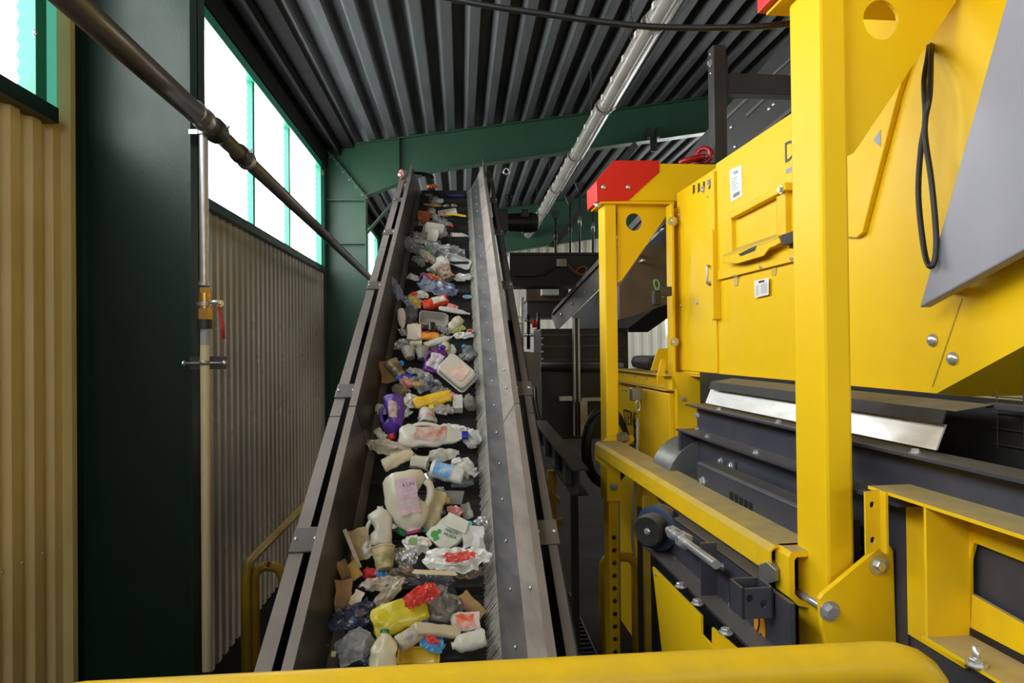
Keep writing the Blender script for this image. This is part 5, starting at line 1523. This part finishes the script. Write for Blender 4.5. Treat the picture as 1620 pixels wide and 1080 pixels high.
# plastic crumbs on the deck
crumb = mat('pale crumbs', (.5, .48, .45), .6)
g = G()
for i in range(46):
    p = Mc(1.07 + R.random() * .17, 2.9 + R.random() * .75, Zr(-1.049)); r_ = .003 + R.random() * .007
    g.add([p + V((R.uniform(-1, 1), R.uniform(-1, 1), R.uniform(.0, 1))) * r_ for _ in range(4)], [(0, 1, 2), (0, 2, 3), (0, 3, 1), (1, 3, 2)])
o = g.obj('shredded_crumbs', crumb); tag(o, 'pale shredded plastic crumbs scattered on the slate grey deck', 'crumbs', kind='stuff')
# yellow panels below the deck
yp = empty('lower_cladding', tuple(Mc(1.1, 3, FZ)), 'yellow sheet panels under the slate grey deck', 'cladding')
def panel(pts, a): return G().prism([onA(x, y, a) for x, y in pts], MA * .01).obj('panel', yellow, yp)
panel([(1032, 896), (1109, 974), (1109, 1003), (1130, 1026), (1130, 1180), (1064, 1180)], 1.075)
panel([(1126, 992), (1260, 1110), (1260, 1180), (1126, 1180)], 1.10)
bolt(onA(1038, 908, 1.074), -MA, .010, yp, RIVET)
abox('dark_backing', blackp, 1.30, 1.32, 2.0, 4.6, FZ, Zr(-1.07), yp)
abox('corner_post', yellow_shaded, 1.20, 1.235, 4.1, 4.14, FZ, Zr(-.9), yp)

# ================================================================== yellow base frame on the right
bf = empty('base_frame', tuple(Mc(1.44, 1.7, FZ)), 'dusty yellow channel frame with cut-outs beside the near yellow post', 'frame')
ZT, ZB = Zr(-.458), Zr(-.838)
F0, F1 = 1.37, 1.505
abox('top_flange', yellow_dusty, F0, F1 + .012, 1.0, 2.20, ZT - .010, ZT, bf)
abox('bottom_flange', yellow_dusty, F0, F1 + .012, 1.0, 1.96, ZB - .010, ZB, bf)
cl = lambda p: Mc(F1, max(1.05, bof(p)), min(ZT - .025, max(ZB + .02, p.z)))
hole1 = [cl(onA(x, y, F1)) for x, y in ((1541, 858), (1680, 912), (1660, 1010), (1522, 931))]
hole2 = [onA(x, y, F1 - .001) for x, y in ((1474, 960), (1600, 1026), (1680, 1066), (1660, 1085), (1600, 1056), (1484, 986))]
web = [Mc(F1, b, z) for b, z in ((1.94, ZB), (1.0, ZB), (1.0, ZT - .01), (1.94, ZT - .01))]
oc = [web[3], web[2], web[1], web[0]]
g = G()
for i in range(4):
    j = (i + 1) % 4
    q = [oc[i], oc[j], hole1[j], hole1[i]]
    g.hexa(q + [k + MA * .012 for k in q])
g.obj('web', yellow_dusty, bf)
G().prism(hole2, MA * -.002).obj('slot', blackp, bf)
abox('inner_web', yellow_dusty, F1 - .012, F1, 1.95, 2.19, ZB - .1, ZT - .01, bf)
G().prism([Mc(F0 + .004, 1.94, ZT - .01), Mc(F1, 1.94, ZT - .01), Mc(F1, 1.94, ZB), Mc(F0 + .004, 1.94, ZB)], MB_ * .010).obj('stiffener', yellow_dusty, bf)
hl = [[(1.338 + .009 * math.cos(k * math.pi / 5), ZT - dz + .011 * math.sin(k * math.pi / 5)) for k in range(10)] for dz in (.045, .155)]
plateB('end_lug', yellow_dusty, [(1.315, ZT - .20), (1.368, ZT - .18), (1.368, ZT), (1.315, ZT - .004)], 2.13, .008, bf, hl)
abox('end_lug_side', yellow_dusty, F0 - .008, F0, 2.10, 2.14, ZT - .19, ZT, bf)
p = onZ(1545, 1052, ZB); bolt(p, ZZ, .026, bf); G().cyl(p, p + ZZ * .05, .009).obj('stud', zinc, bf, True)
abox('skirt_panel', slate, F1 + .004, F1 + .012, .9, 2.2, FZ, ZB - .011, bf)

# wire mesh guard in the dark opening, far right
wm = empty('mesh_guard', tuple(Mc(1.74, 1.9, 1.2)), 'dark wire mesh guard in the opening below the yellow housing', 'mesh guard')
for i in range(9):
    G().cyl(Mc(1.74, 1.3 + i * .1, Zr(-.33)), Mc(1.74, 1.3 + i * .1, Zr(-.15)), .002, 5).obj('wire', anthr, wm)
for i in range(4):
    G().cyl(Mc(1.74, 1.28, Zr(-.32 + i * .05)), Mc(1.74, 2.12, Zr(-.32 + i * .05)), .002, 5).obj('wire', anthr, wm)
abox('trough_rim', slate, 1.66, 1.70, 1.2, 2.05, Zr(-.20), Zr(-.185), fd)

# ================================================================== rear yellow sorter
A2 = 1.75
sm = empty('rear_sorter', tuple(Mc(2.1, 6, FZ)), 'yellow sorting machine with black lettering behind the far yellow post', 'machine')
zt2 = onA(1000, 604, A2).z
abox('body', yellow, A2, 2.9, 5.05, 6.75, FZ, zt2, sm)
abox('top_flange', yellow_dusty, A2 - .07, 2.9, 5.1, 6.7, zt2 + .10, zt2 + .112, sm)
abox('lower_flange', yellow_dusty, A2 - .07, 2.9, 5.1, 6.7, zt2 - .01, zt2 + .0, sm)
abox('flange_web', yellow, A2 - .02, 2.9, 5.1, 6.7, zt2, zt2 + .10, sm)
for px, py in ((988, 596), (1005, 598), (1024, 600)): bolt(onA(px, py - 3, A2 - .02), -MA, .016, sm)
b_, z_ = bz(1020, 700, A2)
abox('side_panel', yellow, A2 - .04, A2, 5.12, b_ - .05, FZ + .2, zt2 - .03, sm, .008)
abox('panel_edge', yellow, A2 - .06, A2, b_ - .02, b_ + .05, FZ + .2, zt2 - .02, sm, .006)
text('STEINERT', onA(1000, 664, A2 - .004), -MA, ZZ, .20, inkm, sm, width=.60)
text('US', onA(1012, 690, A2 - .004), -MA, ZZ, .34, inkm, sm)
text('UniSort Black', onA(1003, 706, A2 - .004), -MA, ZZ, .10, inkm, sm, width=.62)
for px, py in ((986, 617), (991, 617)): bolt(onA(px, py, A2), -MA, .016, sm)
plateB('lug', yellow, [az(x, y, 5.2) for x, y in ((1040, 608), (1050, 608), (1053, 574), (1050, 567), (1046, 570), (1040, 596))], 5.2, .02, sm)
plateB('hopper_plate', yellow, [az(x, y, 5.6) for x, y in ((1030, 586), (1041, 552), (1062, 550), (1062, 586))], 5.6, .02, sm)
abox('roller', rubber, A2 + .05, 2.6, 5.9, 6.5, zt2 + .12, zt2 + .24, sm, .05)
# switch box with hook and pull cord
sw = empty('pull_cord_switch', tuple(onA(1008, 622, 1.60)), 'grey switch box with snap hook and grey pull cord tube before the lettered panel', 'switch')
c = onA(1006, 622, 1.62)
G().box(tuple(c - V((.045, .05, .06))), tuple(c + V((.045, .05, .05)))).obj('switch_box', galv, sw, bevel=.01)
p = onA(1009, 642, 1.58)
G().tube([p + V((.018 * math.cos(i * .52), 0, .045 * math.sin(i * .52))) for i in range(12)], .007, 8, closed=True).obj('snap_hook', zinc, sw, True)
cordm = mat('grey cord tube', (.32, .33, .35), .4)
G().tube(smooth_path([onA(1009, 662, 1.56), onA(1008, 720, 1.52), onA(1003, 790, 1.5), onA(1001, 850, 1.5), onA(1004, 880, 1.5)]), .012, 10).obj('cord_tube', cordm, sw, True)

# ================================================================== grey bracket frame and inclined conveyor
bk = empty('bracket_frame', tuple(onB(1136, 255, 5.42)), 'anthracite square post with side arm standing behind the yellow housing', 'bracket')
c0 = onB(1131, 255, 5.42); c1 = onB(1128, 70, 5.42); ca = (c0.dot(MA) + c1.dot(MA)) / 2
abox('post', anthr, ca, ca + .11, 5.42, 5.54, zt + .002, c1.z, bk, .008)
abox('base_plate', blackp, ca - .15, ca + .3, 5.38, 5.62, zt + .001, zt + .016, bk)
q0 = onB(1152, 147, 5.44).z; q1 = onB(1152, 115, 5.44).z
abox('arm', anthr, ca + .12, 4.2, 5.44, 5.56, q0, q1, bk, .008)
abox('arm_plate', anthr, ca + .108, ca + .125, 5.43, 5.57, q0 - .005, q1 + .12, bk)
bolt(Mc(ca, 5.48, onB(1124, 100, 5.48).z), -MA, .030, bk)
for py in (86, 116): bolt(Mc(ca, 5.48, onB(1124, py, 5.48).z), -MA, .010, bk, RIVET)

E0 = onY(875, 508, 9.4); E1 = onY(1255, 95, 6.4)
dirE = V((E1.x - E0.x, E1.y - E0.y, 0)).normalized()
nE = dirE.cross(ZZ)
if nE.dot(EYE - E0) < 0: nE = -nE
ic = empty('inclined_conveyor', tuple((E0 + E1) / 2), 'grey steel conveyor rising steeply behind the yellow frame towards the roof', 'conveyor')
def onE(x, y, off=0): return on_plane(x, y, E0 + nE * off, nE)
def plateE(nm, m_, pts, th, off=0): return G().prism([onE(x, y, off) for x, y in pts], -nE * th).obj(nm, m_, ic)
steelg = mat('worn grey steel', (.105, .10, .098), .4, .4, dirt=(.20, .19, .18), dirt_amt=.55, scale=4)
plateE('side_panel', steelg, [(872, 498), (880, 523), (945, 458), (1060, 345), (1060, 300), (945, 420)], .015)
plateE('side_panel', anthr, [(1040, 366), (1140, 264), (1262, 165), (1420, 40), (1420, -80), (1262, 45), (1140, 180), (1040, 300)], .015)
plateE('inner_flange', steelg, [(872, 498), (876, 489), (948, 408), (1060, 285), (1060, 300), (945, 420)], .06, .03)
plateE('rail', steelg, [(1150, 182), (1262, 80), (1262, 84), (1150, 188)], .01, .012)
plateE('rail', steelg, [(1180, 180), (1262, 104), (1262, 108), (1180, 186)], .01, .012)
plateE('edge_strip', framegrey, [(1140, 262), (1262, 160), (1262, 167), (1140, 268)], .03, .02)
plateE('bottom_pan', blackp, [(905, 500), (945, 462), (1060, 352), (1060, 470), (985, 525), (905, 525)], .5, -.5)
for px, py in ((1157, 201), (1163, 232), (1204, 149), (1224, 165), (1217, 172), (888, 497), (905, 480), (926, 462)):
    bolt(onE(px, py, .001), nE, .022, ic, RIVET)
# brown belly pan
pb = 6.6
G().prism([onB(x, y, pb) for x, y in ((980, 452), (1025, 386), (1082, 392), (1082, 472), (1000, 500), (980, 505))], MB_ * .8).obj('belly_pan', rustyb, ic)
for px, py in ((1005, 402), (1012, 414)):
    p = onB(px, py, pb); G().cyl(p, p - MB_ * .12, .014).obj('stud', zinc, ic, True)
# sensor below the conveyor
sn = empty('sensor_head', tuple(onB(1045, 465, 5.0)), 'black sensor head with green wire beside the yellow housing corner', 'sensor')
c = onB(1039, 470, 5.0); G().box(tuple(c - V((.03, .03, .06))), tuple(c + V((.03, .03, .05)))).obj('body', blackp, sn, bevel=.01)
c = onB(1051, 462, 5.0); G().box(tuple(c - V((.05, .03, .03))), tuple(c + V((.05, .03, .04)))).obj('mount', anthr, sn, bevel=.008)
G().tube(smooth_path([onB(x, y, 4.98) for x, y in ((1050, 470), (1042, 466), (1035, 450), (1036, 443), (1042, 446), (1043, 458))]), .006, 8).obj('wire', mat('green wire', (.12, .32, .10), .4), sn, True)

# ================================================================== background machinery
cc = empty('cross_conveyor', tuple(onY(875, 450, 9.0)), 'black cross conveyor beam with grey junction box behind the waste conveyor', 'conveyor')
a = onY(806, 400, 9.0); b = onY(960, 452, 9.0)
G().box((a.x, 9.0, b.z), (b.x + .3, 9.5, a.z)).obj('beam', blackp, cc, bevel=.01)
G().box((a.x, 8.96, a.z - .03), (b.x + .3, 9.02, a.z)).obj('flange', blackp, cc)
G().box((a.x, 8.96, b.z), (b.x + .3, 9.02, b.z + .03)).obj('flange', blackp, cc)
c = onY(888, 416, 8.97); G().box((c.x - .07, 8.92, c.z - .055), (c.x + .07, 9.0, c.z + .055)).obj('junction_box', galv, cc, bevel=.01)
G().tube(smooth_path([onY(x, y, 8.93) for x, y in ((898, 418), (910, 430), (920, 435), (929, 428), (925, 422), (916, 424), (912, 430), (922, 436))]), .012, 8).obj('orange_cable', mat('orange cable', (.35, .10, .03), .5), cc, True)
G().tube(smooth_path([onY(x, y, 8.93) for x, y in ((880, 419), (868, 430), (850, 436), (815, 436))]), .010, 8).obj('black_cable', cablem, cc, True)
for i, (px, y0, y1) in enumerate(((879, 345, 398), (902, 322, 398), (917, 300, 398), (938, 318, 398))):
    labs = ('hanger rod nearest the gear motor above the black cross beam', 'second hanger rod from the gear motor above the black cross beam', 'hanger rod with turnbuckle above the black cross beam', 'hanger rod beside the far yellow post above the black cross beam')
    hr = empty('hanger_rod', tuple(onY(px, y1, 9.1)), 'thin black steel ' + labs[i], 'rod', 'hanger rods of the cross conveyor')
    G().cyl(onY(px, y0, 9.1), onY(px, y1 + 2, 9.1), .014, 8).obj('rod', blackp, hr, True)
    t = onY(px, y0, 9.1)
    G().prism([t + V((-.07, 0, .10)), t + V((.07, 0, .10)), t + V((.02, 0, -.02)), t + V((-.02, 0, -.02))], V((0, .02, 0))).obj('bracket', blackp, hr)
    G().cyl(onY(px, (y0 + y1) / 2 - 6, 9.1), onY(px, (y0 + y1) / 2 + 8, 9.1), .024, 8).obj('turnbuckle', galv if i > 1 else blackp, hr, True)
# roof-hung dark channel beside the lamp row
o = G().prism([onY(x, y, 9.3) for x, y in ((868, 388), (880, 390), (1010, 232), (1004, 222))], V((0, .12, 0))).obj('hanging_channel', anthr)
tag(o, 'dark hanging steel channel beside the row of ceiling lamps', 'channel')
# beam clamps on the rafter
bc = empty('beam_clamp', tuple(onY(1032, 210, 10.7)), 'black beam clamp hooked on the lower flange of the green rafter', 'clamp')
for px in (1026, 1040):
    c = onY(px, 208, 10.7); G().box(tuple(c - V((.03, .04, .10))), tuple(c + V((.03, .04, .06)))).obj('hook', blackp, bc, bevel=.01)
c = onY(1034, 228, 10.7); G().box(tuple(c - V((.05, .04, .12))), tuple(c + V((.05, .04, .10)))).obj('bar', blackp, bc, bevel=.01)

bm_ = empty('black_machine', tuple(onY(915, 690, 7.6)), 'black machine housing with rollers in the gap behind the conveyor', 'machine')
a = onY(856, 520, 7.6); b = onY(996, 692, 7.6)
G().box((a.x, 7.6, b.z), (b.x, 8.4, a.z)).obj('housing', blackp, bm_, bevel=.01)
c0, c1 = onY(856, 580, 7.5), onY(985, 580, 7.5)
G().cyl(c0, c1, .05, 14).obj('roller', rubber, bm_, True)
for py in (530, 548, 570):
    p0, p1 = onY(856, py, 7.58), onY(985, py, 7.58)
    G().box((p0.x, 7.57, p0.z - .012), (p1.x, 7.6, p0.z + .012)).obj('panel_rib', anthr, bm_)
for py in (535, 545, 556, 568, 575):
    bolt(onY(858, py, 7.59), (0, -1, 0), .014, bm_, RIVET)
al = empty('aluminium_stand', tuple(onY(914, 690, 7.3)), 'grey aluminium profile stand before the black machine', 'stand')
def prof(x0, y0, x1, y1, nm, Y=7.3):
    p, q = onY(x0, y0, Y), onY(x1, y1, Y)
    o = G().box((min(p.x, q.x), Y, min(p.z, q.z)), (max(p.x, q.x), Y + .09, max(p.z, q.z))).obj(nm, alu, al, bevel=.004)
    return o
prof(907, 503, 919, 690, 'upright'); prof(886, 627, 906, 634, 'cross_bar'); prof(920, 629, 952, 634, 'cross_bar'); prof(909, 634, 930, 690, 'foot_block')
G().box(tuple(onY(912, 690, 7.295)), tuple(onY(914, 503, 7.30))).obj('groove', blackp, al)
# coil of cable
co = empty('cable_coil', tuple(onY(946, 740, 6.2)), 'big black coil of cable hanging behind the far yellow post', 'cable coil')
c = onY(958, 706, 6.2)
for i in range(6):
    r1 = .30 - i * .012
    G().tube([c + V((.72 * r1 * math.cos(k * .262), -.02 * i + .03 * math.sin(k * .5 + i), 1.25 * r1 * math.sin(k * .262))) for k in range(24)], .016, 8, closed=True).obj('winding', cablem, co, True)
# control box, brown hood, white box, small stands
o = empty('control_box', tuple(onY(842, 610, 6.6)), 'grey brown control box fixed beside the conveyor frame', 'box')
a = onY(831, 556, 6.6); b = onY(856, 612, 6.6)
G().prism([onY(x, y, 6.6) for x, y in ((831, 556), (856, 558), (850, 612), (838, 612))], V((0, .2, 0))).obj('body', framegrey, o, bevel=.006)
for px in (838, 843, 848):
    G().tube(smooth_path([onY(px, 612, 6.65), onY(px + 2, 640, 6.7), onY(px + 8, 664, 6.75)]), .008, 6).obj('cable', cablem, o, True)
o = empty('brown_hood', tuple(onY(856, 500, 10.2)), 'dusty brown sheet steel hood behind the black cross beam', 'hood')
a = onY(832, 452, 10.2); b = onY(900, 476, 10.2)
G().box((a.x, 10.2, b.z), (b.x, 11, a.z)).obj('hood', rustyb, o, bevel=.01)
a = onY(834, 477, 10.25); b = onY(890, 502, 10.25)
G().box((a.x, 10.25, b.z), (b.x, 11, a.z)).obj('lower_panel', anthr, o)
c = onY(870, 460, 10.1); s2 = G().box((c.x - .13, 10.08, c.z - .07), (c.x + .13, 10.2, c.z + .09)).obj('white_box', whitep, o, bevel=.015)
ra = empty('sampling_rail', tuple(onY(845, 540, 8.6)), 'thin steel rail with uprights behind the conveyor side wall', 'rail')
for (x0, y0, x1, y1, m_) in ((836, 498, 836, 552, blackp), (852, 495, 852, 526, anthr), (826, 530, 948, 528, alu), (826, 470, 826, 548, whitep), (830, 505, 848, 512, alu)):
    G().cyl(onY(x0, y0, 8.6), onY(x1, y1, 8.6), .022, 10).obj('rod', m_, ra, True)
G().cyl(onY(845, 505, 8.55), onY(846, 518, 8.55), .03, 10).obj('red_part', red, ra, True)
G().box(tuple(onY(846, 556, 8.6)), tuple(onY(857, 520, 8.7))).obj('plate', galv, ra)
# low dark channel beside the conveyor
lc = empty('floor_channel', tuple(onY(880, 760, 6.4)), 'dark steel channel beam running beside the conveyor under the black machine', 'beam')
p, q = onY(852, 668, 6.9), onY(915, 745, 5.4)
for dz, w_ in ((0, .10), (-.20, .10)):
    G().hexa([p + V((-.05, 0, dz)), q + V((-.05, 0, dz)), q + V((.08, 0, dz)), p + V((.08, 0, dz))] + [k + V((0, 0, .02)) for k in (p + V((-.05, 0, dz)), q + V((-.05, 0, dz)), q + V((.08, 0, dz)), p + V((.08, 0, dz)))]).obj('flange', slate, lc)
G().hexa([p + V((.0, 0, -.2)), q + V((.0, 0, -.2)), q + V((.012, 0, -.2)), p + V((.012, 0, -.2))] + [k + V((0, 0, .2)) for k in (p + V((.0, 0, -.2)), q + V((.0, 0, -.2)), q + V((.012, 0, -.2)), p + V((.012, 0, -.2)))]).obj('web', slate, lc)
for t_ in (.1, .35, .6, .85):
    k = p.lerp(q, t_)
    G().box((k.x - .05, k.y - .006, k.z - .2), (k.x + .0, k.y + .006, k.z)).obj('rib', slate, lc)
G().box((p.x - .03, p.y - .03, FZ), (p.x + .03, p.y + .03, p.z - .2)).obj('leg', anthr, lc)
G().box((q.x - .03, q.y + .2, FZ), (q.x + .03, q.y + .26, q.z - .1)).obj('leg', anthr, lc)
oy = empty('ochre_stand', tuple(onY(880, 830, 6.2)), 'dirty ochre steel stand in the dark behind the conveyor', 'stand')
p = onY(873, 745, 6.2); G().box((p.x - .04, 6.2, FZ), (p.x + .04, 6.28, p.z)).obj('leg', yellow_shaded, oy)
G().hexa([onY(862, 762, 6.1), onY(886, 790, 6.1), onY(886, 800, 6.1), onY(862, 772, 6.1)] + [k + V((0, .06, 0)) for k in (onY(862, 762, 6.1), onY(886, 790, 6.1), onY(886, 800, 6.1), onY(862, 772, 6.1))]).obj('brace', yellow_shaded, oy)
G().hexa([onY(862, 830, 6.1), onY(890, 820, 6.1), onY(890, 832, 6.1), onY(862, 842, 6.1)] + [k + V((0, .06, 0)) for k in (onY(862, 830, 6.1), onY(890, 820, 6.1), onY(890, 832, 6.1), onY(862, 842, 6.1))]).obj('brace', yellow_shaded, oy)
# walkway grating beside the conveyor
gr = empty('floor_grating', (.85, 6, FZ), 'dark steel floor grating between the conveyor and the yellow frame', 'grating')
for i in range(34):
    y = 4.4 + i * .09
    G().box((.55, y, FZ), (1.15, y + .012, FZ + .03)).obj('bearing_bar', anthr, gr)
for i in range(5):
    x = .55 + i * .147
    G().box((x, 4.4, FZ + .005), (x + .012, 7.4, FZ + .034)).obj('cross_bar', anthr, gr)
